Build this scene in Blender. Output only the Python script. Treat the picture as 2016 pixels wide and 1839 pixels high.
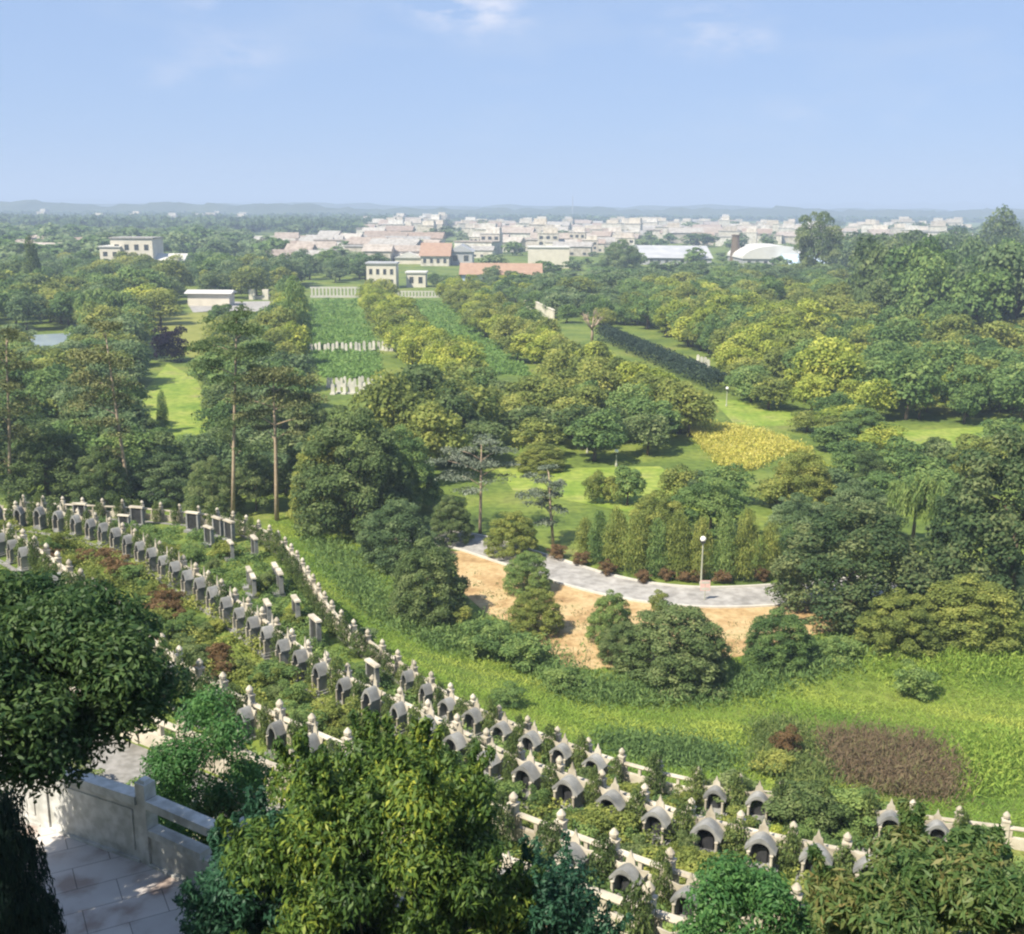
import bpy, math, random
import numpy as np
from mathutils import Vector, Matrix, Quaternion

# ------------------------------------------------------------------ camera, sky, sun, exposure
S = bpy.context.scene
for o in list(bpy.data.objects): bpy.data.objects.remove(o)
C = S.collection
R = math.radians
S.render.resolution_x, S.render.resolution_y = 1024, 934
S.render.engine = 'CYCLES'
CAMZ, PITCH, ROLL = 28.0, 13.3, 0.42
FD = 2161.7                                   # focal length in units of a 2016 x 1839 picture
cam = bpy.data.objects.new('camera', bpy.data.cameras.new('camera'))
C.objects.link(cam)
cam.data.sensor_fit = 'HORIZONTAL'; cam.data.sensor_width = 36; cam.data.lens = 36*FD/2016
cam.data.clip_start = 0.1; cam.data.clip_end = 60000
CM = Matrix.Rotation(R(90-PITCH), 4, 'X') @ Matrix.Rotation(R(ROLL), 4, 'Z')
cam.matrix_world = Matrix.Translation((0, 0, CAMZ)) @ CM
S.camera = cam

SUN_EL, SUN_AZ = 51, 226                      # azimuth clockwise from straight ahead: behind the left shoulder
W = bpy.data.worlds.new("World"); S.world = W; W.use_nodes = True
wn, wl = W.node_tree.nodes, W.node_tree.links
wn.clear()
sky = wn.new('ShaderNodeTexSky'); sky.sky_type = 'NISHITA'; sky.sun_disc = False
sky.sun_elevation = R(SUN_EL); sky.sun_rotation = R(SUN_AZ)
sky.air_density = 1.0; sky.dust_density = 0.1; sky.ozone_density = 6.0; sky.altitude = 100
tc = wn.new('ShaderNodeTexCoord')
mp = wn.new('ShaderNodeMapping'); mp.inputs['Scale'].default_value = (3.0, 3.0, 11.0); mp.inputs['Location'].default_value = (0.3, 0.1, 0.55)
nz = wn.new('ShaderNodeTexNoise'); nz.inputs['Scale'].default_value = 1.6; nz.inputs['Detail'].default_value = 6; nz.inputs['Roughness'].default_value = 0.55
cr = wn.new('ShaderNodeValToRGB'); cr.color_ramp.elements[0].position = 0.53; cr.color_ramp.elements[1].position = 0.78
cr.color_ramp.elements[1].color = (0.4, 0.4, 0.4, 1)
tint = wn.new('ShaderNodeMix'); tint.data_type = 'RGBA'; tint.blend_type = 'MULTIPLY'; tint.inputs[0].default_value = 1
tint.inputs[7].default_value = (0.95, 0.93, 1.08, 1)
mx = wn.new('ShaderNodeMix'); mx.data_type = 'RGBA'; mx.inputs[7].default_value = (3.7, 4.4, 5.6, 1)
bg = wn.new('ShaderNodeBackground'); bg.inputs['Strength'].default_value = 0.085
wo = wn.new('ShaderNodeOutputWorld')
wl.new(tc.outputs['Generated'], mp.inputs[0]); wl.new(mp.outputs[0], nz.inputs['Vector']); wl.new(nz.outputs['Fac'], cr.inputs[0])
ev = wn.new('ShaderNodeMix'); ev.data_type = 'RGBA'; ev.inputs[0].default_value = 0.82; ev.inputs[7].default_value = (2.45, 3.42, 5.2, 1)   # even summer haze in the clear sky
wl.new(sky.outputs[0], tint.inputs[6]); wl.new(tint.outputs[2], ev.inputs[6]); wl.new(ev.outputs[2], mx.inputs[6]); wl.new(cr.outputs[0], mx.inputs[0])
last = mx.outputs[2]
n2 = wn.new('ShaderNodeTexNoise'); n2.inputs['Scale'].default_value = 26; n2.inputs['Detail'].default_value = 5
m2 = wn.new('ShaderNodeMapping'); m2.inputs['Scale'].default_value = (1, 1, 2.6); wl.new(tc.outputs['Generated'], m2.inputs[0]); wl.new(m2.outputs[0], n2.inputs['Vector'])
CR_ = CM.to_3x3()
for (cu, cv, rad, amt) in ((945, 22, 150, 1.0), (850, 12, 100, .7), (1395, 62, 150, .6), (450, 105, 150, .45), (330, 150, 90, .25), (1480, 80, 70, .4), (1560, 225, 90, .2), (380, 5, 60, .4), (1790, 215, 90, .15)):
    d_ = (CR_ @ Vector((cu-1008, 919.5-cv, -FD))).normalized()
    dv = wn.new('ShaderNodeVectorMath'); dv.operation = 'SUBTRACT'; dv.inputs[1].default_value = d_; wl.new(tc.outputs['Generated'], dv.inputs[0])
    ds = wn.new('ShaderNodeVectorMath'); ds.operation = 'MULTIPLY'; ds.inputs[1].default_value = (1, 1, 2.0); wl.new(dv.outputs[0], ds.inputs[0])
    ln = wn.new('ShaderNodeVectorMath'); ln.operation = 'LENGTH'; wl.new(ds.outputs[0], ln.inputs[0])
    mr = wn.new('ShaderNodeMapRange'); mr.inputs['From Min'].default_value = rad/FD; mr.inputs['From Max'].default_value = 0; mr.interpolation_type = 'SMOOTHSTEP'; wl.new(ln.outputs['Value'], mr.inputs['Value'])
    nr_ = wn.new('ShaderNodeMapRange'); nr_.inputs['From Min'].default_value = .38; nr_.inputs['From Max'].default_value = .68; nr_.inputs['To Max'].default_value = amt; wl.new(n2.outputs['Fac'], nr_.inputs['Value'])
    mu = wn.new('ShaderNodeMath'); mu.operation = 'MULTIPLY'; wl.new(mr.outputs[0], mu.inputs[0]); wl.new(nr_.outputs[0], mu.inputs[1])
    cm_ = wn.new('ShaderNodeMix'); cm_.data_type = 'RGBA'; cm_.inputs[7].default_value = (5.2, 5.4, 6.2, 1); wl.new(mu.outputs[0], cm_.inputs[0]); wl.new(last, cm_.inputs[6]); last = cm_.outputs[2]
wl.new(last, bg.inputs['Color']); wl.new(bg.outputs[0], wo.inputs['Surface'])

sl = bpy.data.lights.new('sun', 'SUN'); sl.energy = 5.0; sl.angle = R(0.5); sl.color = (1.0, 0.92, 0.76)
sun = bpy.data.objects.new('sun', sl); C.objects.link(sun)
sdir = Vector((math.sin(R(SUN_AZ))*math.cos(R(SUN_EL)), math.cos(R(SUN_AZ))*math.cos(R(SUN_EL)), math.sin(R(SUN_EL))))
sun.rotation_euler = sdir.to_track_quat('Z', 'Y').to_euler(); sun.location = (-40, -60, 80)
S.view_settings.view_transform = 'Standard'; S.view_settings.look = 'None'
S.view_settings.exposure = 0.92; S.view_settings.gamma = 1
S.cycles.max_bounces = 8; S.cycles.diffuse_bounces = 4; S.cycles.transmission_bounces = 3; S.cycles.volume_bounces = 0
S.cycles.pixel_filter_type = 'BLACKMAN_HARRIS'; S.cycles.filter_width = 2.2

# ------------------------------------------------------------------ helpers
rnd = random.Random(7)
def tag(o, label=None, cat=None, group=None, kind=None):
    if label: o['label'] = label
    if cat: o['category'] = cat
    if group: o['group'] = group
    if kind: o['kind'] = kind
    return o
def empty(name, loc=(0, 0, 0), rz=0):
    o = bpy.data.objects.new(name, None); o.empty_display_size = 0.3
    C.objects.link(o); o.location = loc; o.rotation_euler = (0, 0, rz); return o
def mesh_obj(name, me, parent=None):
    o = bpy.data.objects.new(name, me); C.objects.link(o)
    if parent: o.parent = parent
    return o
KIDS = {}
def copy_tree(o, skip=()):
    c = o.copy(); C.objects.link(c)
    if o.name not in KIDS: KIDS[o.name] = list(o.children)
    for ch in KIDS[o.name]:
        if ch.name.split('.')[0] in skip: continue
        d = ch.copy(); C.objects.link(d); d.parent = c
        for g in ch.children:
            e = g.copy(); C.objects.link(e); e.parent = d
    return c

class MB:
    def __init__(s): s.V = []; s.F = []
    def add(s, v, f):
        n = len(s.V); s.V += [tuple(p) for p in v]; s.F += [tuple(i+n for i in q) for q in f]
    def box(s, x0, x1, y0, y1, z0, z1, taper=0):
        t = taper
        s.add([(x0, y0, z0), (x1, y0, z0), (x1, y1, z0), (x0, y1, z0), (x0+t, y0+t, z1), (x1-t, y0+t, z1), (x1-t, y1-t, z1), (x0+t, y1-t, z1)],
              [(0, 3, 2, 1), (4, 5, 6, 7), (0, 1, 5, 4), (1, 2, 6, 5), (2, 3, 7, 6), (3, 0, 4, 7)])
        return s
    def prism(s, prof, y0, y1):               # profile in x,z run along y
        n = len(prof)
        s.add([(x, y0, z) for x, z in prof]+[(x, y1, z) for x, z in prof],
              [tuple(range(n)), tuple(range(2*n-1, n-1, -1))]+[(i, i+n, (i+1) % n+n, (i+1) % n) for i in range(n)])
        return s
    def tube(s, pts, rad, n=7):
        pts = [Vector(p) for p in pts]; rings = []
        for i, p in enumerate(pts):
            d = (pts[min(i+1, len(pts)-1)]-pts[max(i-1, 0)]).normalized()
            a = d.orthogonal().normalized() if i == 0 else (A - d*A.dot(d)).normalized()
            A = a; b = d.cross(a)
            rings.append([p+(a*math.cos(2*math.pi*k/n)+b*math.sin(2*math.pi*k/n))*rad[i] for k in range(n)])
        v = [q for r in rings for q in r]; f = []
        for i in range(len(pts)-1):
            for k in range(n):
                f.append((i*n+k, i*n+(k+1) % n, (i+1)*n+(k+1) % n, (i+1)*n+k))
        f.append(tuple(range(n-1, -1, -1))); f.append(tuple(range((len(pts)-1)*n, len(pts)*n)))
        s.add(v, f); return s
    def lathe(s, prof, n=12, c=(0, 0, 0)):
        v = [(c[0]+r*math.cos(2*math.pi*k/n), c[1]+r*math.sin(2*math.pi*k/n), c[2]+z) for r, z in prof for k in range(n)]
        f = [(i*n+k, i*n+(k+1) % n, (i+1)*n+(k+1) % n, (i+1)*n+k) for i in range(len(prof)-1) for k in range(n)]
        f.append(tuple(range(n-1, -1, -1))); f.append(tuple(range((len(prof)-1)*n, len(prof)*n)))
        s.add(v, f); return s
    def mesh(s, name, mat, smooth=False, bevel=0):
        me = bpy.data.meshes.new(name); me.from_pydata(s.V, [], s.F); me.validate()
        if mat: me.materials.append(mat)
        if smooth: me.polygons.foreach_set('use_smooth', [True]*len(me.polygons))
        me.update(); return me
    def build(s, name, mat, parent=None, smooth=False):
        return mesh_obj(name, s.mesh(name, mat, smooth), parent)

def np_mesh(name, V, nside, mat, tintv=None):  # V: (n*nside,3), every nside vertices one face
    me = bpy.data.meshes.new(name); nv = len(V); nf = nv//nside
    me.vertices.add(nv); me.vertices.foreach_set('co', np.asarray(V, dtype=np.float32).ravel())
    me.loops.add(nv); me.loops.foreach_set('vertex_index', np.arange(nv, dtype=np.int32))
    me.polygons.add(nf); me.polygons.foreach_set('loop_start', np.arange(0, nv, nside, dtype=np.int32))
    if tintv is not None:
        a = me.attributes.new('tint', 'FLOAT', 'POINT'); a.data.foreach_set('value', np.asarray(tintv, dtype=np.float32))
    me.materials.append(mat); me.update(); me.validate(); return me

# ------------------------------------------------------------------ materials
def newmat(name):
    m = bpy.data.materials.new(name); m.use_nodes = True
    nt = m.node_tree; b = nt.nodes['Principled BSDF']; return m, nt.nodes, nt.links, b
def ramp(nodes, cols, pos=None):
    r = nodes.new('ShaderNodeValToRGB'); e = r.color_ramp.elements
    n = len(cols); pos = pos or [i/(n-1) for i in range(n)]
    while len(e) < n: e.new(0.5)
    for i in range(n): e[i].position = pos[i]; e[i].color = (*cols[i], 1)
    return r
LEAF = 2.25                                  # overall leaf reflectance
def leaf_mat(name, cols, rough=0.65, transl=0.42, objvar=0.35, spec=0.12, lf=None):
    m, N, L, b = newmat(name); lf = lf or LEAF
    at = N.new('ShaderNodeAttribute'); at.attribute_name = 'tint'
    oi = N.new('ShaderNodeObjectInfo')
    ge = N.new('ShaderNodeNewGeometry'); no = N.new('ShaderNodeTexNoise'); no.inputs['Scale'].default_value = 0.35; no.inputs['Detail'].default_value = 2
    L.new(ge.outputs['Position'], no.inputs['Vector'])
    a1 = N.new('ShaderNodeMath'); a1.operation = 'MULTIPLY_ADD'; a1.inputs[1].default_value = objvar; L.new(oi.outputs['Random'], a1.inputs[0]); L.new(at.outputs['Fac'], a1.inputs[2])
    a2 = N.new('ShaderNodeMath'); a2.operation = 'MULTIPLY_ADD'; a2.inputs[1].default_value = 0.5; L.new(no.outputs['Fac'], a2.inputs[0]); L.new(a1.outputs[0], a2.inputs[2])
    a3 = N.new('ShaderNodeMath'); a3.operation = 'SUBTRACT'; a3.inputs[1].default_value = 0.25+objvar/2; L.new(a2.outputs[0], a3.inputs[0])
    r = ramp(N, [(min(.7, c_[0]*lf), min(.7, c_[1]*lf), min(.6, c_[2]*lf*1.45)) for c_ in cols]); L.new(a3.outputs[0], r.inputs[0]); L.new(r.outputs[0], b.inputs['Base Color'])
    b.inputs['Roughness'].default_value = rough; b.inputs['Specular IOR Level'].default_value = spec
    t = N.new('ShaderNodeBsdfTranslucent'); L.new(r.outputs[0], t.inputs['Color'])
    mix = N.new('ShaderNodeMixShader'); mix.inputs[0].default_value = transl
    L.new(b.outputs[0], mix.inputs[1]); L.new(t.outputs[0], mix.inputs[2]); L.new(mix.outputs[0], N['Material Output'].inputs['Surface'])
    return m
def noise_mat(name, cols, scale=1.0, detail=6, rough=0.85, bump=0.0, scale2=None, cols2=None, pos=None, stretch=None, spec=0.3):
    m, N, L, b = newmat(name)
    ge = N.new('ShaderNodeNewGeometry'); no = N.new('ShaderNodeTexNoise'); no.inputs['Scale'].default_value = scale; no.inputs['Detail'].default_value = detail; no.inputs['Roughness'].default_value = 0.6
    src = ge.outputs['Position']
    if stretch:
        mpp = N.new('ShaderNodeMapping'); mpp.inputs['Scale'].default_value = stretch; L.new(src, mpp.inputs[0]); src = mpp.outputs[0]
    L.new(src, no.inputs['Vector'])
    r = ramp(N, cols, pos or [0.3+0.4*i/(len(cols)-1) for i in range(len(cols))]); L.new(no.outputs['Fac'], r.inputs[0]); out = r.outputs[0]
    if scale2:
        n2 = N.new('ShaderNodeTexNoise'); n2.inputs['Scale'].default_value = scale2; n2.inputs['Detail'].default_value = 4; L.new(ge.outputs['Position'], n2.inputs['Vector'])
        r2 = ramp(N, cols2, [0.38, 0.62]); L.new(n2.outputs['Fac'], r2.inputs[0])
        mm = N.new('ShaderNodeMix'); mm.data_type = 'RGBA'; mm.blend_type = 'MULTIPLY'; mm.inputs[0].default_value = 1
        L.new(out, mm.inputs[6]); L.new(r2.outputs[0], mm.inputs[7]); out = mm.outputs[2]
    L.new(out, b.inputs['Base Color']); b.inputs['Roughness'].default_value = rough; b.inputs['Specular IOR Level'].default_value = spec
    if bump:
        bp = N.new('ShaderNodeBump'); bp.inputs['Strength'].default_value = bump; L.new(no.outputs['Fac'], bp.inputs['Height']); L.new(bp.outputs[0], b.inputs['Normal'])
    return m
def objvar_mat(name, cols, rough=0.8):        # one tone per house, with weathering
    m, N, L, b = newmat(name)
    oi = N.new('ShaderNodeObjectInfo'); r = ramp(N, cols); L.new(oi.outputs['Random'], r.inputs[0])
    ge = N.new('ShaderNodeNewGeometry'); no = N.new('ShaderNodeTexNoise'); no.inputs['Scale'].default_value = 0.6; no.inputs['Detail'].default_value = 5; L.new(ge.outputs['Position'], no.inputs['Vector'])
    r2 = ramp(N, [(0.65, 0.63, 0.6), (1, 1, 1)], [0.35, 0.6]); L.new(no.outputs['Fac'], r2.inputs[0])
    mm = N.new('ShaderNodeMix'); mm.data_type = 'RGBA'; mm.blend_type = 'MULTIPLY'; mm.inputs[0].default_value = 1
    L.new(r.outputs[0], mm.inputs[6]); L.new(r2.outputs[0], mm.inputs[7]); L.new(mm.outputs[2], b.inputs['Base Color']); b.inputs['Roughness'].default_value = rough
    return m

M = {}
M['olive'] = leaf_mat('olive_leaves', [(.045, .062, .013), (.105, .125, .022), (.195, .195, .036)])
M['mid'] = leaf_mat('green_leaves', [(.028, .053, .014), (.074, .115, .025), (.140, .175, .038)])
M['dark'] = leaf_mat('dark_leaves', [(.026, .044, .011), (.062, .088, .022), (.125, .145, .042)])
M['bluish'] = leaf_mat('blue_green_leaves', [(.030, .052, .015), (.070, .102, .031), (.140, .168, .056)])
M['lime'] = leaf_mat('yellow_green_leaves', [(.060, .090, .012), (.150, .175, .022), (.270, .270, .040)])
M['hedge'] = leaf_mat('clipped_hedge_leaves', [(.012, .024, .012), (.026, .044, .022), (.050, .075, .038)], lf=1.4)
M['crop_leaf'] = leaf_mat('crop_leaves', [(.055, .100, .018), (.090, .150, .028), (.140, .190, .045)], objvar=0, lf=2.1)
M['deep'] = leaf_mat('deep_green_leaves', [(.016, .032, .010), (.040, .064, .018), (.115, .130, .038)], lf=2.15)
M['pine'] = leaf_mat('pine_needles', [(.022, .030, .008), (.056, .064, .017), (.110, .112, .032)], transl=0.12)
M['cedar'] = leaf_mat('cedar_needles', [(.032, .044, .020), (.072, .086, .042), (.135, .145, .075)], transl=0.12)
M['purple'] = leaf_mat('purple_leaves', [(.006, .004, .008), (.014, .009, .015), (.030, .019, .026)], lf=1.6)
M['brown'] = leaf_mat('bronze_leaves', [(.040, .028, .009), (.090, .058, .020), (.150, .100, .036)])
M['drygrass'] = leaf_mat('dead_stalks', [(.040, .029, .013), (.085, .060, .027), (.140, .105, .045), (.10, .13, .025)], lf=1.6)
M['juniper'] = leaf_mat('juniper_leaves', [(.020, .032, .010), (.055, .080, .018), (.120, .135, .030)])
M['flower'] = leaf_mat('yellow_plants', [(.150, .200, .024), (.420, .370, .060), (.600, .480, .180)], lf=1.6)
M['near_dark'] = leaf_mat('glossy_dark_leaves', [(.008, .019, .006), (.020, .044, .011), (.060, .092, .020)], rough=0.5, objvar=0, spec=0.25, lf=2.1)
M['near_black'] = leaf_mat('blackish_cypress_leaves', [(.006, .014, .008), (.012, .026, .014), (.026, .045, .020)], objvar=0, lf=1.6)
M['near_yellow'] = leaf_mat('glossy_yellow_green_leaves', [(.006, .016, .004), (.018, .038, .008), (.036, .068, .011), (.075, .110, .014), (.230, .235, .022)], rough=0.5, objvar=0, spec=0.25, lf=2.1)
M['near_blue'] = leaf_mat('glossy_blue_green_leaves', [(.007, .022, .010), (.016, .048, .019), (.038, .088, .032)], rough=0.5, objvar=0, spec=0.25, lf=2.1)
M['near_mixed'] = leaf_mat('mixed_bronze_leaves', [(.008, .020, .006), (.020, .046, .010), (.038, .070, .015), (.062, .094, .020), (.095, .100, .024), (.185, .120, .034)], rough=0.5, objvar=0, spec=0.25, lf=2.1)
M['near_bright'] = leaf_mat('fresh_green_leaves', [(.013, .038, .010), (.032, .082, .017), (.080, .150, .030)], rough=0.5, objvar=0, spec=0.25, lf=2.1)
M['grass'] = leaf_mat('grass_blades', [(.070, .128, .016), (.142, .205, .026), (.280, .305, .046)], objvar=0, transl=0.45, lf=1.85)
M['bark'] = noise_mat('bark', [(.09, .065, .045), (.18, .14, .10)], 6, bump=0.4)
M['pale_bark'] = noise_mat('pale_bark', [(.26, .19, .13), (.42, .33, .24)], 3, bump=0.3)
M['stone'] = noise_mat('carved_stone', [(.34, .30, .24), (.50, .45, .37), (.60, .55, .46)], 2.2, scale2=0.5, cols2=[(.72, .71, .68), (1, 1, 1)], bump=0.15)
M['stone_grey'] = noise_mat('grey_stone', [(.34, .34, .33), (.52, .52, .51), (.62, .61, .59)], 1.1, scale2=6, cols2=[(.72, .72, .70), (1, 1, 1)], bump=0.2)
M['tomb'] = noise_mat('tomb_stone', [(.17, .175, .175), (.25, .25, .245), (.34, .335, .32)], 2.5, scale2=0.8, cols2=[(.7, .7, .7), (1, 1, 1)], bump=0.15)  # grey set darker so the colour carries the shade on the hoods
M['slab'] = noise_mat('dark_polished_slab', [(.020, .021, .024), (.05, .05, .055)], 4, rough=0.3, spec=0.5)
M['white'] = noise_mat('white_marble', [(.40, .385, .34), (.56, .54, .48)], 1.5)
M['concrete'] = noise_mat('concrete_road', [(.22, .21, .20), (.35, .335, .32), (.42, .40, .38)], 0.45, scale2=1.6, cols2=[(.74, .73, .72), (1, 1, 1)])
M['kerb'] = noise_mat('pale_kerb', [(.42, .40, .36), (.55, .52, .47)], 2)
M['dirt'] = noise_mat('orange_earth', [(.27, .17, .08), (.40, .27, .13), (.50, .37, .20), (.33, .27, .12)], 0.45, scale2=3, cols2=[(.80, .78, .74), (1, 1, 1)], bump=0.3)
M['lawn'] = noise_mat('bright_lawn', [(.12, .20, .028), (.20, .27, .036), (.27, .31, .06), (.25, .23, .10)], 0.16, detail=10, scale2=1.1, cols2=[(.62, .70, .6), (1, 1, 1)], bump=0.4)
M['olive_lawn'] = noise_mat('olive_lawn', [(.13, .15, .03), (.19, .20, .04), (.24, .24, .06)], 0.3, bump=0.3)
M['ground'] = noise_mat('rough_ground', [(.075, .115, .022), (.120, .170, .028), (.175, .215, .038), (.20, .19, .07)], 0.09, detail=9, scale2=1.3, cols2=[(.62, .66, .6), (1, 1, 1)], bump=0.5, pos=[.32, .46, .58, .72])
M['crop'] = noise_mat('crop_rows', [(.065, .115, .018), (.125, .185, .030), (.18, .22, .05)], 0.9, stretch=(0.10, 1.0, 1.0), scale2=0.05, cols2=[(.8, .85, .8), (1, 1, 1)], bump=0.5)
M['water'] = noise_mat('pond_water', [(.34, .42, .48), (.42, .50, .56)], 0.1, rough=0.05, spec=0.6)  # pale blue base colour paints in the reflected sky
M['cream_wall'] = objvar_mat('town_walls', [(.52, .47, .39), (.62, .58, .51), (.44, .40, .34), (.64, .62, .58), (.54, .48, .42)])
M['town_roof'] = objvar_mat('town_roofs', [(.25, .20, .17), (.36, .31, .27), (.28, .21, .17), (.43, .40, .36), (.30, .29, .28)])
M['white_wall'] = noise_mat('white_render', [(.52, .48, .40), (.64, .59, .50)], 0.4)
M['brick_red'] = noise_mat('orange_tiles', [(.27, .17, .12), (.36, .24, .17)], 0.6)
M['grey_roof'] = noise_mat('grey_sheet_roof', [(.30, .31, .33), (.42, .42, .43)], 0.15)
M['pale_roof'] = noise_mat('pale_sheet_roof', [(.46, .45, .43), (.58, .57, .54)], 0.15)
M['blue_roof'] = noise_mat('blue_sheet_roof', [(.36, .46, .58), (.48, .58, .68)], 0.2)
M['glass'] = noise_mat('window_glass', [(.03, .035, .04), (.07, .08, .09)], 1, rough=0.15, spec=0.5)
M['metal'] = noise_mat('painted_metal', [(.32, .33, .26), (.42, .42, .34)], 2, rough=0.5)
M['black_metal'] = noise_mat('black_metal', [(.02, .02, .02), (.04, .04, .04)], 2, rough=0.5)
M['floor_stone'] = noise_mat('worn_floor_stone', [(.16, .15, .14), (.24, .23, .215), (.30, .285, .27)], 1.2, scale2=5, cols2=[(.7, .7, .68), (1, 1, 1)], bump=0.2)
M['pink_sign'] = noise_mat('pink_sign', [(.55, .36, .33), (.66, .46, .42)], 4, rough=0.5)
def globe_mat():
    m, N, L, b = newmat('white_lamp_globe'); b.inputs['Base Color'].default_value = (.85, .84, .8, 1); b.inputs['Roughness'].default_value = .25; return m
M['globe'] = globe_mat()
def paving_mat():
    m, N, L, b = newmat('stone_flags')
    tcx = N.new('ShaderNodeNewGeometry'); mpx = N.new('ShaderNodeMapping'); mpx.inputs['Rotation'].default_value = (0, 0, R(-28)); L.new(tcx.outputs['Position'], mpx.inputs[0])
    br = N.new('ShaderNodeTexBrick'); br.inputs['Scale'].default_value = 1.0; br.inputs['Brick Width'].default_value = 0.95; br.inputs['Row Height'].default_value = 0.5
    br.inputs['Mortar Size'].default_value = 0.006; br.inputs['Color1'].default_value = (.50, .48, .47, 1); br.inputs['Color2'].default_value = (.60, .56, .54, 1); br.inputs['Mortar'].default_value = (.2, .19, .18, 1)
    L.new(mpx.outputs[0], br.inputs['Vector'])
    no = N.new('ShaderNodeTexNoise'); no.inputs['Scale'].default_value = 1.7; no.inputs['Detail'].default_value = 8; L.new(tcx.outputs['Position'], no.inputs['Vector'])
    r = ramp(N, [(.55, .46, .42), (.9, .88, .88), (1, 1, 1)], [.36, .5, .66]); L.new(no.outputs['Fac'], r.inputs[0])
    mm = N.new('ShaderNodeMix'); mm.data_type = 'RGBA'; mm.blend_type = 'MULTIPLY'; mm.inputs[0].default_value = 1
    L.new(br.outputs['Color'], mm.inputs[6]); L.new(r.outputs[0], mm.inputs[7]); L.new(mm.outputs[2], b.inputs['Base Color']); b.inputs['Roughness'].default_value = .7
    bp = N.new('ShaderNodeBump'); bp.inputs['Strength'].default_value = .3; L.new(no.outputs['Fac'], bp.inputs['Height']); L.new(bp.outputs[0], b.inputs['Normal'])
    return m
M['paving'] = paving_mat()

# ------------------------------------------------------------------ from the picture to the ground
CR3 = CM.to_3x3(); CRI = CR3.transposed()
def ray(u, v): return CR3 @ Vector((u-1008, 919.5-v, -FD))
def P(u, v, z=0.0):
    d = ray(u, v); t = (z-CAMZ)/d.z; return Vector((d.x*t, d.y*t, z))
def depth_of(p): return -(CRI @ (Vector(p)-Vector((0, 0, CAMZ)))).z

# five terraces that follow the hill: top edge of each balustrade as plan curve y(x)
def curve(px, z, pre=(), post=()):
    pts = sorted(list(pre)+[tuple(P(u, v, z)[:2]) for u, v in px]+list(post))
    xs = np.array([p[0] for p in pts]); ys = np.array([p[1] for p in pts])
    gx = np.arange(-80, 70, 0.5); gy = np.interp(gx, xs, ys)
    k = np.exp(-0.5*(np.arange(-6, 7)/2.0)**2); k /= k.sum()
    gp = np.pad(gy, 6, mode='edge'); gy = np.convolve(gp, k, 'valid')
    return lambda x: np.interp(x, gx, gy)
ZF = {'E': 19.5, 'D': 15.2, 'C': 12.0, 'B': 9.5, 'A': 7.0}       # floor heights
cA = curve([(100, 985), (270, 993), (450, 1010), (545, 1045), (600, 1110), (650, 1200), (780, 1290), (900, 1370), (1000, 1410), (1110, 1450), (1220, 1490), (1360, 1525), (1850, 1600), (2010, 1618)], 8.0, pre=[(-80, 80)], post=[(30, 29), (70, 24)])
cB = curve([(90, 1000), (200, 1020), (310, 1072), (450, 1160), (560, 1240), (640, 1300), (720, 1340), (840, 1390), (1000, 1475), (1110, 1510), (1220, 1545), (1380, 1600), (1620, 1650), (1720, 1668)], 10.5, pre=[(-80, 72)], post=[(16, 24.5), (30, 22), (70, 18)])
cC = curve([(30, 1042), (110, 1095), (200, 1165), (350, 1290), (450, 1350), (600, 1420), (1000, 1580), (1080, 1607), (1270, 1678), (1420, 1730)], 13.0, pre=[(-80, 62), (-30, 54)], post=[(12, 19.5), (30, 16), (70, 12)])
cD = curve([(515, 1478), (620, 1520), (1030, 1685), (1190, 1728), (1290, 1785)], 16.2, pre=[(-80, 50), (-25, 34), (-12, 26.5)], post=[(8, 14.6), (30, 9), (70, 4)])
cE = curve([(60, 1484), (110, 1500), (285, 1556), (450, 1624)], 20.55, pre=[(-80, 36), (-25, 21), (-9, 14.6)], post=[(0.5, 10.2), (6, 8.3), (30, 1), (70, -6)])
CUR = {'E': cE, 'D': cD, 'C': cC, 'B': cB, 'A': cA}
NAMES = ['E', 'D', 'C', 'B', 'A']
def slope_len(x): return float(np.interp(x, [-60, -25, -8, 5, 20, 60], [22, 20, 21, 23, 27, 34]))
def profile(x):                                # y,z break points of the hillside along one x
    pts = [(-60.0, 34.0), (-12.0, 27.0), (0.35, 26.3)]
    e = float(cE(x)); last = None
    pts[2] = (min(0.35, e-6.0), 26.3)
    if pts[2][0] < -11: pts = [(-60.0, 34.0), (pts[2][0], 26.3)]
    pts.append((e-2.6, 19.5))
    for i, k in enumerate(NAMES):
        y = float(CUR[k](x)); pts.append((y+0.18, ZF[k]))
        nz_ = ZF[NAMES[i+1]] if i < 4 else 6.3
        pts.append((y+0.26, nz_+(0.25 if i < 4 else 0)))
    y0 = pts[-1][0]; Ls = slope_len(x); n = 10
    for i in range(1, n+1):
        t = i/n; pts.append((y0+Ls*t, 6.3*(1-t)**1.35*(1-0.25*math.sin(math.pi*t))))
    return pts
def h(x, y):
    pr = profile(x)
    if y >= pr[-1][0]: return 0.0
    return float(np.interp(y, [p[0] for p in pr], [p[1] for p in pr]))
def hit(u, v):
    d = ray(u, v).normalized(); t0 = 6.0
    if P(u, v, 0).y > 130: return P(u, v, 0)
    t = t0
    while t < 300:
        p = Vector((0, 0, CAMZ))+d*t
        if p.z <= h(p.x, p.y): break
        t += 0.4
    lo, hi = t-0.4, t
    for _ in range(12):
        m_ = (lo+hi)/2; p = Vector((0, 0, CAMZ))+d*m_
        if p.z <= h(p.x, p.y): hi = m_
        else: lo = m_
    return Vector((0, 0, CAMZ))+d*hi

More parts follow.
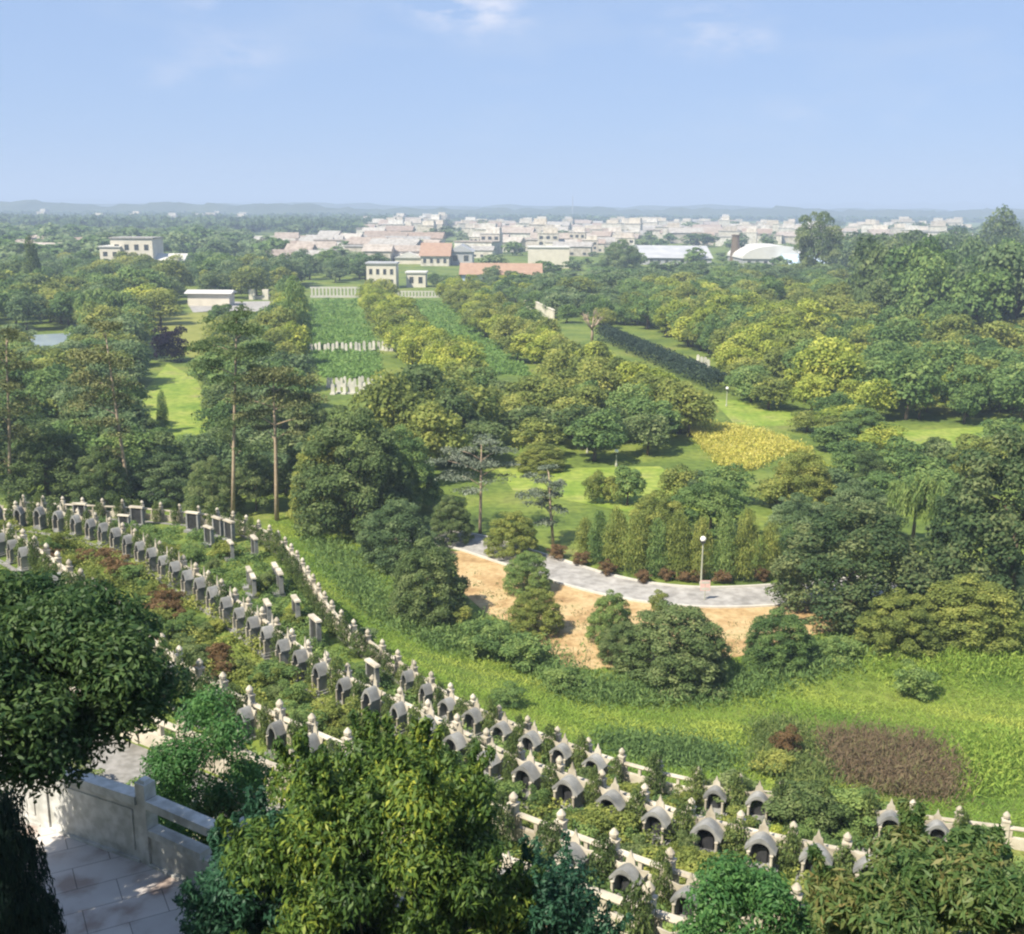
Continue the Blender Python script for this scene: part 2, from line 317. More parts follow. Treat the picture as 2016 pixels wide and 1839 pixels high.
# ------------------------------------------------------------------ ground
xs = [-14000, -5000, -1500, -500, -200, -110]+[float(x) for x in np.arange(-80, 70.1, 1.0)]+[110, 200, 500, 1500, 5000, 14000]
rows = []
for x in xs:
    pr = profile(min(max(x, -80), 70))
    ye = pr[-1][0]
    pr = pr+[(ye+(120-ye)*i/6, 0.0) for i in range(1, 7)]+[(yy, 0.0) for yy in (200, 350, 700, 1500, 3500, 8000, 14000)]
    rows.append(pr)
nmax = max(len(r) for r in rows)
for r in rows:
    while len(r) < nmax: r.insert(0, (r[0][0]-20, r[0][1]+1))
g = MB(); g.V = [(x, y, z) for x, r in zip(xs, rows) for y, z in r]
g.F = [(i*nmax+j, (i+1)*nmax+j, (i+1)*nmax+j+1, i*nmax+j+1) for i in range(len(xs)-1) for j in range(nmax-1)]
tag(g.build('ground', M['ground']), kind='structure')

def sheet(name, px, mat, z=0.02, world=False):
    pts = [P(u, v, z) for u, v in px] if not world else px
    me = bpy.data.meshes.new(name); me.from_pydata([tuple(p) for p in pts], [], [tuple(range(len(pts)))])
    if me.polygons[0].normal.z < 0: me.flip_normals()
    me.materials.append(mat); me.update(); o = mesh_obj(name, me); return tag(o, kind='structure')
def smooth_line(pts, n=8):
    out = []
    q = [pts[0]]+list(pts)+[pts[-1]]
    for i in range(1, len(q)-2):
        for k in range(n):
            t = k/n; a, b, c, d = [Vector(p) for p in q[i-1:i+3]]
            out.append(0.5*((2*b)+(c-a)*t+(2*a-5*b+4*c-d)*t*t+(3*b-a-3*c+d)*t**3))
    out.append(Vector(q[-2])); return out
def strip(name, line, o0, o1, z0, z1, mat):
    m_ = MB(); v = []
    for i, p in enumerate(line):
        d = (line[min(i+1, len(line)-1)]-line[max(i-1, 0)]); n_ = Vector((-d.y, d.x, 0)).normalized()
        a, b = p+n_*o0, p+n_*o1
        v += [(a.x, a.y, z1), (b.x, b.y, z1), (a.x, a.y, z0), (b.x, b.y, z0)]
    f = []
    for i in range(len(line)-1):
        k = 4*i; f += [(k, k+4, k+5, k+1), (k+2, k+6, k+4, k), (k+1, k+5, k+7, k+3)]
    m_.add(v, f); return tag(m_.build(name, mat), kind='structure')
road = smooth_line([P(u, v) for u, v in [(790, 1050), (860, 1058), (930, 1070), (1000, 1092), (1075, 1116), (1160, 1143), (1260, 1165), (1370, 1176), (1480, 1175), (1620, 1165), (1760, 1150)]])
dirt = [(885, 1085), (960, 1085), (1010, 1110), (1080, 1130), (1200, 1165), (1400, 1190), (1560, 1190), (1660, 1200), (1650, 1240), (1600, 1250), (1500, 1282), (1440, 1296), (1300, 1305), (1170, 1318), (1110, 1315), (1060, 1268), (1030, 1235), (960, 1210), (915, 1170)]
sheet('bare_earth', dirt, M['dirt'], 0.012)
strip('road', road, -2.0, 2.0, 0.0, 0.03, M['concrete'])
strip('kerb', road, 2.0, 2.22, 0.0, 0.14, M['kerb']); strip('kerb', road, -2.22, -2.0, 0.0, 0.14, M['kerb'])
sheet('lawn', [(255, 870), (258, 800), (330, 715), (385, 745), (415, 800), (415, 870), (330, 885)], M['lawn'])
sheet('lawn', [(980, 924), (1300, 918), (1345, 955), (1420, 1005), (1250, 1010), (1010, 965)], M['lawn'])
sheet('lawn', [(1400, 785), (1500, 792), (1640, 835), (1450, 840)], M['lawn'])
sheet('lawn', [(1730, 850), (1990, 838), (1985, 885), (1760, 905)], M['lawn'])
sheet('lawn', [(300, 622), (420, 612), (440, 690), (380, 705), (330, 690)], M['olive_lawn'])
sheet('crop_field', [(614, 588), (714, 588), (752, 745), (640, 745), (600, 690)], M['crop'])
sheet('crop_field', [(775, 588), (870, 586), (1010, 690), (1040, 740), (900, 740), (830, 690)], M['crop'])
sheet('path', [(283, 962), (345, 971), (402, 981), (398, 990), (340, 981), (281, 972)], M['concrete'], 0.02)
sheet('pond', [(50, 660), (150, 655), (170, 690), (130, 708), (45, 700)], M['water'])
sheet('forecourt', [(368, 596), (560, 592), (570, 612), (380, 615)], M['concrete'])
# paved walk behind the near wall, and a paved strip on the terrace below
wx = np.arange(-14, 3.1, 0.5)
sheet('path', [(x, float(cE(x))-0.02, 19.512) for x in wx]+[(x, float(cE(x))-2.5, 19.512) for x in wx[::-1]], M['paving'], world=True)
for k, dz in (('D', .012), ('C', .012), ('B', .012), ('A', .012)):
    up = NAMES[NAMES.index(k)-1]
    wx = np.arange(-40, 20.1, 0.5)
    v = []; 
    for x in wx:
        a = float(CUR[k](x)); b = float(CUR[up](x))+0.26; a2, b2 = (a-.35, a-.8) if k == 'A' and x < 1 else ((a-.2, b+.15) if k == 'D' and x < -2.5 else (a-1.5, a-1.9))
        zz = lambda y: ZF[k]+0.25*(a+0.18-y)/(a+0.18-b)
        v += [(x, a2, zz(a2)+dz), (x, b2, zz(b2)+dz)]
    m_ = MB(); m_.add(v, [(2*i, 2*i+1, 2*i+3, 2*i+2) for i in range(len(wx)-1)])
    tag(m_.build('path', M['floor_stone']), kind='structure')
# low blue hills on the skyline
def hills(name, x0, x1, y, hmax, seed, dp=1.0):
    r = random.Random(seed); m_ = MB(); n = 120; v = []
    ph = [r.uniform(0, 6) for _ in range(5)]
    for i in range(n+1):
        x = x0+(x1-x0)*i/n; e = math.sin(math.pi*i/n)**0.35
        z = hmax*e*(0.78+(0.07*math.sin(i*.21+ph[0])+.08*math.sin(i*.47+ph[1])+.06*math.sin(i*1.3+ph[2])))
        v += [(x, y-900*dp, -0.5), (x, y-300*dp, z*.55), (x, y+50*math.sin(i*2.1), z+1.6*math.sin(i*1.9+seed)+1.2*math.sin(i*3.7)), (x, y+800*dp, -0.5)]
    m_.add(v, [(4*i+k, 4*i+4+k, 4*i+5+k, 4*i+1+k) for i in range(n) for k in range(3)])
    tag(m_.build(name, M['mid_hill'], smooth=True), kind='structure')
M['mid_hill'] = noise_mat('wooded_hills', [(.03, .05, .02), (.07, .09, .03)], 0.01)
hills('hills', 1500, 5200, 8600, 105, 3); hills('hills', -6200, 800, 8800, 74, 5); hills('hills', -800, 2600, 9400, 52, 9)

hills('hills', -2600, 200, 2750, 41, 12, .3); hills('hills', -500, 1900, 3000, 38, 13, .3); hills('hills', 700, 3200, 3300, 42, 14, .3); hills('hills', -3000, 3400, 4200, 46, 15, .4)
# ------------------------------------------------------------------ foliage
def leaf_cloud(lobes, n, size, seed, aspect=0.55, up=0.25, rand=0.55, shell=0.35, cull=0.15, droop=0.0, long_dir=None, clump=0.5):
    r = np.random.default_rng(seed)
    lob = np.array(lobes, dtype=float); c = lob[:, :3]; rad = lob[:, 3:6]
    wgt = (rad[:, 0]*rad[:, 2]+rad[:, 0]*rad[:, 1]); wgt /= wgt.sum()
    idx = r.choice(len(lob), n, p=wgt)
    d = r.normal(size=(n, 3)); d /= np.linalg.norm(d, axis=1)[:, None]
    low = d[:, 2] < -0.25
    flip = low & (r.random(n) > cull); d[flip, 2] *= -1
    rr = 1-shell*r.random(n)**1.5+0.07*r.normal(size=n)
    p = c[idx]+d*rad[idx]*rr[:, None]
    nr = d/np.maximum(rad[idx], 1e-3); nr /= np.linalg.norm(nr, axis=1)[:, None]
    nr = nr+rand*r.normal(size=(n, 3)); nr[:, 2] += up
    nr /= np.linalg.norm(nr, axis=1)[:, None]
    t = r.normal(size=(n, 3))
    if long_dir is not None: t = t*0.45+np.array(long_dir)
    t[:, 2] -= droop
    t -= nr*np.sum(t*nr, axis=1)[:, None]; t /= np.linalg.norm(t, axis=1)[:, None]
    b = np.cross(nr, t)
    L_ = size*(0.65+0.7*r.random(n))[:, None]; W_ = L_*aspect
    V = np.empty((n, 4, 3)); V[:, 0] = p-t*L_*.5; V[:, 1] = p+b*W_*.5+nr*W_*.18; V[:, 2] = p+t*L_*.5-nr*L_*.08; V[:, 3] = p-b*W_*.5+nr*W_*.18
    lt = r.random(len(lob)); tv = np.clip(0.5+clump*(lt[idx]-.5)+0.45*(r.random(n)-.5), 0, 1)
    return V.reshape(-1, 3), np.repeat(tv, 4)
def lobes_round(seed, m=16, rx=.33, rz=.30, cz=.60, lr=(.15, .24), flat=.85):
    r = random.Random(seed); out = [(0, 0, cz, rx*.85, rx*.85, rz*.85)]
    for i in range(m):
        z = 1-2*(i+.5)/m; z = z*.95+.05; a = i*2.39996+r.uniform(-.4, .4); q = math.sqrt(max(0, 1-z*z)); s = r.uniform(lr[0]*.75, lr[1]*1.12)
        k = r.uniform(.70, 1.22)
        out.append((q*math.cos(a)*rx*k, q*math.sin(a)*rx*k, cz+z*rz*k, s, s, s*flat))
    return out
def trunk_mesh(seed, height=.5, r0=.035, lean=0, limbs=5, reach=.25, top=.7, mat='bark'):
    r = random.Random(seed); m_ = MB()
    pts = [(0, 0, -.02), (r.uniform(-.01, .01)+lean*.3, r.uniform(-.01, .01), height*.5), (lean, 0, height)]
    m_.tube(pts, [r0*1.25, r0*.9, r0*.6], 7)
    for i in range(limbs):
        a = 6.283*i/limbs+r.uniform(-.4, .4); q = reach*r.uniform(.7, 1.1); zt = top*r.uniform(.8, 1.1)
        m_.tube([(lean*.8, 0, height*.85), (lean+q*.5*math.cos(a), q*.5*math.sin(a), (height+zt)/2+.02), (lean+q*math.cos(a), q*math.sin(a), zt)], [r0*.55, r0*.35, r0*.12], 5)
    return m_.mesh('trunk', M[mat], True)
PROTO = {}
def proto(key, name, lobes, n, size, mat, seed, trunk=None, **kw):
    V, t = leaf_cloud(lobes, n, size, seed, **kw)
    cm = np_mesh('crown', V, 4, M[mat], t)
    PROTO[key] = (name, cm, trunk)
def plant(key, loc, w, hgt, rz, label, cat, group=None, name=None, mat=None, tilt=0):
    nm, cm, tm = PROTO[key]; nm = name or nm
    if tm is None:
        o = mesh_obj(nm, cm); o.location = loc; o.rotation_euler = (tilt, 0, rz); o.scale = (w, w, hgt); return tag(o, label, cat, group)
    o = empty(nm, loc, rz); v_ = rnd.uniform(.88, 1.12); o.scale = (w*v_, w/v_, hgt); o.rotation_euler = (rnd.uniform(-.05, .05), rnd.uniform(-.05, .05), rz); tag(o, label, cat, group)
    mesh_obj('crown', cm, o); mesh_obj('trunk', tm, o); return o
for i in range(3):
    tm = trunk_mesh(40+i, .42, .028, reach=.22, top=.62)
    for key, mat in (('olive', 'olive'), ('mid', 'mid'), ('dark', 'dark'), ('bluish', 'bluish'), ('lime', 'lime')):
        proto(f'{key}{i}', 'broadleaf_tree', lobes_round(10+i, m=15+3*i, cz=.58, rz=.33), 3000, .062, mat, 60+i, tm, aspect=.7)
for i in range(2):
    tm = trunk_mesh(50+i, .40, .022, limbs=7, reach=.25, top=.6)
    for key, mat in (('bigdark', 'dark'), ('bigmid', 'mid'), ('bigblue', 'bluish'), ('bigolive', 'olive')):
        proto(f'{key}{i}', 'broadleaf_tree', lobes_round(20+i, m=44, rx=.40, rz=.38, cz=.52, lr=(.08, .14), flat=.6), 15000, .030, mat, 70+i, tm, aspect=.6, up=.4)
    for key, mat in (('shrub', 'mid'), ('shrubdark', 'dark'), ('shrubolive', 'olive'), ('shrubbrown', 'brown'), ('shrublime', 'lime'), ('shrubpurple', 'purple'), ('shrubblue', 'bluish')):
        proto(f'{key}{i}', 'shrub', lobes_round(30+i, m=22, rx=.36, rz=.40, cz=.45, lr=(.11, .19), flat=.85), 3800, .055, mat, 80+i, None, aspect=.65)
def lobes_dome(seed, m=110, rx=.43, rz=.87, lr=(.06, .105)):
    r = random.Random(seed); out = [(0, 0, .25, .3, .3, .4)]
    for i in range(m):
        z = 1-.98*(i+.5)/m; a = i*2.39996+r.uniform(-.3, .3); q = math.sqrt(max(0, 1-z**2.4)); sc_ = r.uniform(*lr); k = r.uniform(.86, 1.06)
        out.append((q*math.cos(a)*rx*k, q*math.sin(a)*rx*k, .05+z*rz*k, sc_, sc_, sc_*.75))
    return out
for i in range(2):
    for key, mat in (('domedark', 'dark'), ('domeblue', 'bluish'), ('domeolive', 'olive'), ('domemid', 'mid'), ('domedeep', 'deep')):
        proto(f'{key}{i}', 'broadleaf_tree', lobes_dome(120+i), 26000, .026, mat, 130+i, trunk_mesh(140+i, .5, .03, limbs=4, reach=.2, top=.6), aspect=.6, up=.3, cull=.3)
def lobes_cone(seed, m=40, pw=.75, w=.5, ragged=.1):
    r = random.Random(seed); out = []
    for i in range(m):
        z = (i+.5)/m; q = w*(1-z**(1.2/pw))**.55*min(1, .6+z*3)*.72+.02; s = q*.5+.05
        for k in range(3):
            a = r.uniform(0, 6.28); out.append((q*math.cos(a)*.75, q*math.sin(a)*.75, .03+z*.93+r.uniform(-.02, .02), s, s, .06+ragged*.4))
    return out
for i in range(2):
    proto(f'cone{i}', 'conical_shrub', lobes_cone(3+i, pw=.45), 4200, .055, 'olive', 90+i, None, aspect=.5, long_dir=(0, 0, 1.2), clump=.3)
    proto(f'conemid{i}', 'conical_shrub', lobes_cone(3+i, pw=.5), 4200, .055, 'mid', 92+i, None, aspect=.5, long_dir=(0, 0, 1.2), clump=.3)
    proto(f'juniper{i}', 'juniper', lobes_cone(6+i, m=22, pw=.45), 1500, .085, 'juniper', 94+i, None, aspect=.5, long_dir=(0, 0, 1.2), clump=.3)
    proto(f'conedark{i}', 'conical_tree', lobes_cone(8+i, pw=.95, ragged=.2), 5200, .05, 'dark', 96+i, trunk_mesh(98+i, .5, .03, limbs=0), aspect=.5, clump=.5)
def willow(seed):
    r = random.Random(seed); out = []
    for i in range(60):
        a = r.uniform(0, 6.28); q = .42*math.sqrt(r.random()); zt = .98-.9*q*q-r.uniform(0, .12); ln = r.uniform(.10, .26)
        out.append((q*math.cos(a), q*math.sin(a), zt-ln, .05, .05, ln))
    return out
proto('willow0', 'weeping_tree', willow(4), 6500, .075, 'lime', 99, trunk_mesh(99, .55, .03), aspect=.22, long_dir=(0, 0, -2), clump=.4)
proto('willowmid0', 'weeping_tree', willow(5), 6500, .075, 'mid', 100, trunk_mesh(99, .55, .03), aspect=.22, long_dir=(0, 0, -2), clump=.4)

def mats_kind(kind):
    base = kind.rstrip('0123456789'); return base
def place(kind, u, vt, vb, w, label, cat='tree', group=None, name=None, rz=None, back=0.0):
    """a plant whose foot shows at (u, vb), whose top shows at v = vt and which is w wide in the 2016-unit picture"""
    b = hit(u, vb)
    if back:
        dd = Vector((b.x, b.y, 0)).normalized(); b = b+dd*back; b.z = h(b.x, b.y)
    d = depth_of(b); wm = w/FD*d
    r = ray(u, vt); t = math.hypot(b.x, b.y)/math.hypot(r.x, r.y); top = CAMZ+r.z*t
    hm = max(0.4, top-b.z)
    if kind[-1] not in '0123456789': kind = kind+str(rnd.randrange(3) if kind+'2' in PROTO else (rnd.randrange(2) if kind+'1' in PROTO else 0))
    return plant(kind, b, wm, hm, rnd.uniform(0, 6.28) if rz is None else rz, label, cat, group, name)

# ------------------------------------------------------------------ balustrades and tombs
def post_mesh():
    m_ = MB()
    m_.box(-.115, .115, -.115, .115, -.15, .98)
    m_.box(-.135, .135, -.135, .135, .98, 1.03)
    m_.lathe([(.085, 1.03), (.065, 1.07), (.115, 1.13), (.12, 1.21), (.08, 1.27), (.03, 1.33)], 10)
    return m_.mesh('post', M['stone'])
def bay_mesh():                                # unit length along x, 0..1
    m_ = MB(); m_.box(0, 1, -.07, .07, -.1, .40); m_.box(0, 1, -.05, .05, .40, .42)
    for a, b in ((0, .10), (.46, .54), (.90, 1)): m_.box(a, b, -.055, .055, .42, .705)
    return m_.mesh('panel', M['stone'])
def rail_mesh():
    m_ = MB(); pr = [(-.075, .705), (.075, .705), (.09, .74), (.06, .80), (-.06, .80), (-.09, .74)]
    v = [(0, y, z) for y, z in pr]+[(1, y, z) for y, z in pr]; n = 6
    m_.add(v, [tuple(range(n-1, -1, -1)), tuple(range(n, 2*n))]+[(i, (i+1) % n, (i+1) % n+n, i+n) for i in range(n)])
    return m_.mesh('top_rail', M['stone'])
PM, BM, RM = post_mesh(), bay_mesh(), rail_mesh()
def walk(k, x0, x1, step):
    pts = []; x = x0; fine = [(xx, float(CUR[k](xx))) for xx in np.arange(x0, x1, .05)]
    acc = 0; pts.append(fine[0])
    for a, b in zip(fine, fine[1:]):
        acc += math.hypot(b[0]-a[0], b[1]-a[1])
        if acc >= step: pts.append(b); acc = 0
    return pts
def balustrade(k, x0, x1, step, label, sc=1.0):
    pts = walk(k, x0, x1, step); z = ZF[k]+0.0
    root = empty('balustrade', (pts[0][0], pts[0][1], z)); tag(root, label, 'balustrade', 'stone balustrades along the terrace edges')
    o0 = Vector((pts[0][0], pts[0][1], 0))
    for i, p in enumerate(pts):
        q = Vector((p[0], p[1], 0))-o0
        nx = pts[min(i+1, len(pts)-1)]; pv = pts[max(i-1, 0)]; ang = math.atan2(nx[1]-pv[1], nx[0]-pv[0])
        o = mesh_obj('post', PM, root); o.location = q; o.rotation_euler = (0, 0, ang); o.scale = (sc, sc, sc)
        if i < len(pts)-1:
            d = Vector((nx[0]-p[0], nx[1]-p[1], 0)); L_ = d.length; a = math.atan2(d.y, d.x); q2 = q+d.normalized()*.11*sc
            for me, nm in ((BM, 'panel'), (RM, 'top_rail')):
                e = mesh_obj(nm, me, root); e.location = q2; e.rotation_euler = (0, 0, a); e.scale = (L_-.22*sc, sc, sc)
    return pts
bA = balustrade('A', -34, 22, 1.45, 'lowest cream stone balustrade along the edge of the green grass slope')
bB = balustrade('B', -31, 15, 1.5, 'cream stone balustrade second up from the grass slope, behind the arched tombs')
bC = balustrade('C', -25, 9, 1.45, 'slotted stone balustrade in the middle of the slope, passing behind the big yellow-green bush')
bD = balustrade('D', -12, 6, 1.7, 'stone balustrade just below the near walk, with a thick post by the bright green shrub')

def arch(w, hs, top, n=14, ogee=.0):           # pointed-round arch outline from (-w,0) up and over to (w,0)
    pts = [(-w, 0), (-w, hs)]
    for i in range(1, n):
        a = math.pi*(1-i/n); x = w*math.cos(a); z = hs+(top-hs)*(math.sin(a)**.8)
        pts.append((x, z))
    return pts+[(w, hs), (w, 0)]
def tomb_proto():
    root = empty('tomb')
    o = MB(); o.box(-.95, .95, -.75, .50, 0, .14); o.box(-.80, .80, -.62, .46, .14, .26); o.build('plinth', M['tomb'], root)
    # hood: a low curved gable over an arched opening
    def gab(w, z0, rise, n=7): return [(-w, z0)]+[(-w+w*(i/n), z0+rise*(.12*(i/n)+.88*math.sin(1.5708*i/n)**1.1)) for i in range(1, n)]+[(0, z0+rise)]+[(w*(i/n), z0+rise*(.12*(1-i/n)+.88*math.sin(1.5708*(1-i/n))**1.1)) for i in range(1, n)]+[(w, z0)]
    up_, lo_ = gab(.86, .92, .52), gab(.82, .80, .46)
    m_ = MB(); n = len(up_); v = []
    for y in (-.53, .36): v += [(x, y, z+.1) for x, z in up_]+[(x, y, z+.1) for x, z in lo_]
    f = []
    for i in range(n-1): f += [(i, i+1, 2*n+i+1, 2*n+i), (n+i, 3*n+i, 3*n+i+1, n+i+1), (i, n+i, n+i+1, i+1), (2*n+i, 2*n+i+1, 3*n+i+1, 3*n+i)]
    f += [(0, 2*n, 3*n, n), (n-1, 2*n-1, 4*n-1, 3*n-1)]
    m_.add(v, f); m_.build('hood', M['tomb'], root)
    inn = arch(.52, .68, 1.10); m_ = MB()
    ring = [(-.70, 0), (-.70, .80), (-.35, 1.0), (0, 1.22), (.35, 1.0), (.70, .80), (.70, 0)]
    k = len(inn); oo = [(-.70, 0), (-.70, .62)]+[(-.70+1.4*(i/(k-4)), .80+.44*(1-abs(2*i/(k-4)-1))) for i in range(0, k-3)][1:-1]
    oo = oo[:2]+[(-.70+1.4*i/(k-4), .80+.44*(1-abs(2*i/(k-4)-1))) for i in range(1, k-4)]+[(.70, .80), (.70, .62), (.70, 0)]
    while len(oo) > k: oo.pop(len(oo)//2)
    v = [(x, -.50, z+.2) for x, z in oo]+[(x, -.50, z+.2) for x, z in inn]+[(x, .30, z+.2) for x, z in oo]+[(x, .30, z+.2) for x, z in inn]; f = []
    for i in range(k-1): f += [(i, k+i, k+i+1, i+1), (k+i, 3*k+i, 3*k+i+1, k+i+1), (i, i+1, 2*k+i+1, 2*k+i)]
    m_.add(v, f); m_.build('arch_wall', M['tomb'], root)
    m_ = MB(); m_.prism([(x*.99, z+.2) for x, z in inn], .18, .29); m_.build('back_panel', M['slab'], root)
    m_ = MB(); m_.prism([(x, z+.26) for x, z in arch(.30, .5, .72)], .04, .17); m_.build('headstone', M['slab'], root)
    for s in (-1, 1):
        m_ = MB(); m_.lathe([(.11, .26), (.11, .34), (.08, .36), (.08, .90), (.11, .93), (.11, .97)], 10, (s*.62, -.58, -.06)); m_.build('column', M['stone'], root)
    # winged screen behind the hood
    m_ = MB(); m_.prism([(-.72, .0), (.72, .0), (.72, .98), (1.12, 1.42), (.62, 1.36), (.30, 1.46), (.24, 1.72), (.13, 1.80), (0, 2.12), (-.13, 1.80), (-.24, 1.72), (-.30, 1.46), (-.62, 1.36), (-1.12, 1.42), (-.72, .98)], .37, .46)
    m_.build('screen', M['stone'], root)
    return root
T0 = tomb_proto(); t_used = [False]
def put_tomb(x, y, z, a, sc, label, group):
    global T0
    if not t_used[0]: o = T0; t_used[0] = True
    else: o = copy_tree(T0)
    o.location = (x, y, z); o.rotation_euler = (0, 0, a); o.scale = (sc*(.45 if x < -3 else .72), sc*.66, sc*(1.12 if x < -3 else .98))
    return tag(o, label, 'tomb', group)
def slab_proto():
    root = empty('slab_tomb')
    MB().box(-.6, .6, -.45, .3, 0, .2).build('plinth', M['tomb'], root)
    m_ = MB(); m_.prism([(x, z+.2) for x, z in arch(.46, 1.0, 1.25)], .0, .14); m_.build('slab', M['slab'], root)
    for s in (-1, 1): MB().box(s*.56-.09, s*.56+.09, -.08, .2, .2, 1.35, .01).build('side_pillar', M['tomb'], root)
    MB().box(-.72, .72, -.12, .24, 1.452, 1.56, .03).build('cap', M['stone'], root); return root
SL0 = slab_proto(); sl_used = [False]
def put_slab(x, y, z, a, sc, label, group):
    o = copy_tree(SL0) if sl_used[0] else SL0
    sl_used[0] = True; o.location = (x, y, z); o.rotation_euler = (0, 0, a); o.scale = (sc*.85, sc, sc); return tag(o, label, 'tomb', group)
def tomb_row(k, pts, x0, x1, where, sc=.72, jun=True, skip=0):
    up = NAMES[NAMES.index(k)-1]
    for i in range(len(pts)-1):
        (ax, ay), (bx, by) = pts[i], pts[i+1]
        if not x0 <= ax <= x1: continue
        a = math.atan2(by-ay, bx-ax); mx_, my_ = (ax+bx)/2, (ay+by)/2; nx_, ny_ = math.sin(a), -math.cos(a)   # towards uphill
        if rnd.random() >= skip:
            off_ = 1.75 if (k == 'A' and ax < -5) else .72
            x, y = mx_+nx_*off_, my_+ny_*off_
            if k == 'A' and ax < -9 and rnd.random() < .7:
                x3, y3 = mx_+nx_*3.2, my_+ny_*3.2
                put_slab(x3, y3, h(x3, y3)+.01, a, .78*rnd.uniform(.92, 1.06), f'smaller dark upright tomb slab in the inner row {where}', f'inner dark tomb slabs {where}')
            if k == 'A' and x < -5: put_slab(x, y, h(x, y)+.01, a, (.85*rnd.uniform(.94, 1.06)), f'dark upright tomb slab between pale pillars {where}', f'dark tomb slabs {where}')
            else: put_tomb(x, y, h(x, y)+.01, a, sc*rnd.uniform(.94, 1.06), f'arched stone tomb in the row {where}', f'arched tombs {where}')
        if jun:
            x, y = ax+nx_*.55, ay+ny_*.55; w_ = rnd.uniform(.6, 1.0); q = rnd.uniform(1.1, 1.8)
            plant(f'juniper{rnd.randrange(2)}', (x, y, h(x, y)), w_, q, rnd.uniform(0, 6), f'small juniper between tombs {where}', 'shrub', f'junipers between tombs {where}')
tomb_row('A', bA, -34, 16, 'along the lowest balustrade', sc=.70, skip=.45)
tomb_row('B', bB, -31, 13, 'along the second balustrade from the grass')
tomb_row('C', bC, -24, 7, 'along the slotted middle balustrade', sc=.62, skip=.5)
tomb_row('D', bD, -1, 5, 'along the balustrade below the near walk', sc=.62, skip=.3)

# near wall with broad posts
def near_wall():
    root = empty('parapet_wall', (0, 0, 19.5)); tag(root, 'grey stone parapet with square posts beside the paved walk, under the dark tree', 'wall')
    pts = [tuple(P(u, v, 20.55)[:2]) for u, v in [(-110, 1438), (86, 1492), (286, 1556), (480, 1638), (700, 1738)]]
    for i, (x, y) in enumerate(pts):
        j = min(i, len(pts)-2); a = math.atan2(pts[j+1][1]-pts[j][1], pts[j+1][0]-pts[j][0])
        m_ = MB(); m_.box(-.092, .092, -.092, .092, -.3, 1.18); m_.box(-.075, .075, -.075, .075, 1.18, 1.22, .02)
        o = m_.build('post', M['stone_grey'], root); o.location = (x, y, 0); o.rotation_euler = (0, 0, a)
        if i == len(pts)-1: break
        L_ = math.hypot(pts[i+1][0]-x, pts[i+1][1]-y)-.188
        def part(nm, fn):
            m2 = MB(); fn(m2); e = m2.build(nm, M['stone_grey'], root); e.location = (x+math.cos(a)*.094, y+math.sin(a)*.094, 0); e.rotation_euler = (0, 0, a)
        part('top_rail', lambda q: q.box(0, L_, -.11, .11, .86, .97, .012))
        if i == 2:                              # the bay past the second post is open between two rails
            part('panel', lambda q: q.box(0, L_, -.06, .06, .05, .46)); part('middle_rail', lambda q: q.box(0, L_*.62, -.10, .10, .46, .55, .01))
        else:
            part('panel', lambda q: (q.box(0, L_, -.06, .06, .05, .86), q.box(.1, L_-.1, -.075, -.055, .16, .76)))
        part('base', lambda q: q.box(0, L_, -.10, .10, -.2, .05))
near_wall()

# ------------------------------------------------------------------ plants on the terraces
def terrace_shrubs(k, x0, x1, n, kinds, where, hw=(.9, 1.8), hh=(.6, 1.3), f=(.35, .85)):
    up = NAMES[NAMES.index(k)-1]
    for i in range(n):
        x = rnd.uniform(x0, x1); a, b = float(CUR[k](x)), float(CUR[up](x))+.3
        y = a-(a-b)*rnd.uniform(*f); kd = rnd.choice(kinds)
        look = {'shrub': 'green', 'shrubolive': 'olive', 'shrubdark': 'dark green', 'shrublime': 'yellow-green', 'shrubbrown': 'bronze', 'shrubblue': 'blue-green', 'conemid': 'upright green'}[kd]
        plant(kd+str(rnd.randrange(2)), (x, y, h(x, y)-.05), rnd.uniform(*hw), rnd.uniform(*hh), rnd.uniform(0, 6), f'{look} shrub on the terrace {where}', 'shrub', f'shrubs on the terrace {where}')
terrace_shrubs('A', -34, -12, 40, ['shrub', 'shrubdark', 'shrubolive'], 'above the lowest balustrade')
terrace_shrubs('A', -12, 16, 44, ['shrub', 'shrubolive', 'shrublime', 'shrubdark'], 'above the lowest balustrade')
terrace_shrubs('B', -30, -8, 50, ['shrub', 'shrubdark', 'shrubolive', 'shrubbrown'], 'above the second balustrade', f=(.28, .9))
terrace_shrubs('B', -10, 13, 48, ['shrubolive', 'shrub', 'shrubdark'], 'above the second balustrade', hw=(1.2, 2.2), hh=(.7, 1.5), f=(.3, .9))
terrace_shrubs('B', -2, 14, 26, ['shrubolive', 'shrub', 'shrubdark'], 'in front of the second row of tombs', hw=(.8, 1.4), hh=(.6, 1.05), f=(.22, .40))
terrace_shrubs('A', 0, 15, 24, ['shrub', 'shrubdark', 'shrubolive'], 'in front of the lowest row of tombs', hw=(.8, 1.4), hh=(.6, 1.1), f=(.18, .42))
terrace_shrubs('B', -20, -3, 22, ['shrubolive', 'shrub', 'shrubdark'], 'in front of the narrow arched tombs', hw=(.7, 1.2), hh=(.5, .9), f=(.22, .42))
terrace_shrubs('C', -24, 8, 44, ['shrub', 'shrubdark', 'shrubolive'], 'above the middle balustrade', f=(.35, .9))
terrace_shrubs('D', -10, 7, 24, ['shrub', 'shrubdark', 'shrubblue'], 'above the balustrade below the walk', f=(.3, .8))

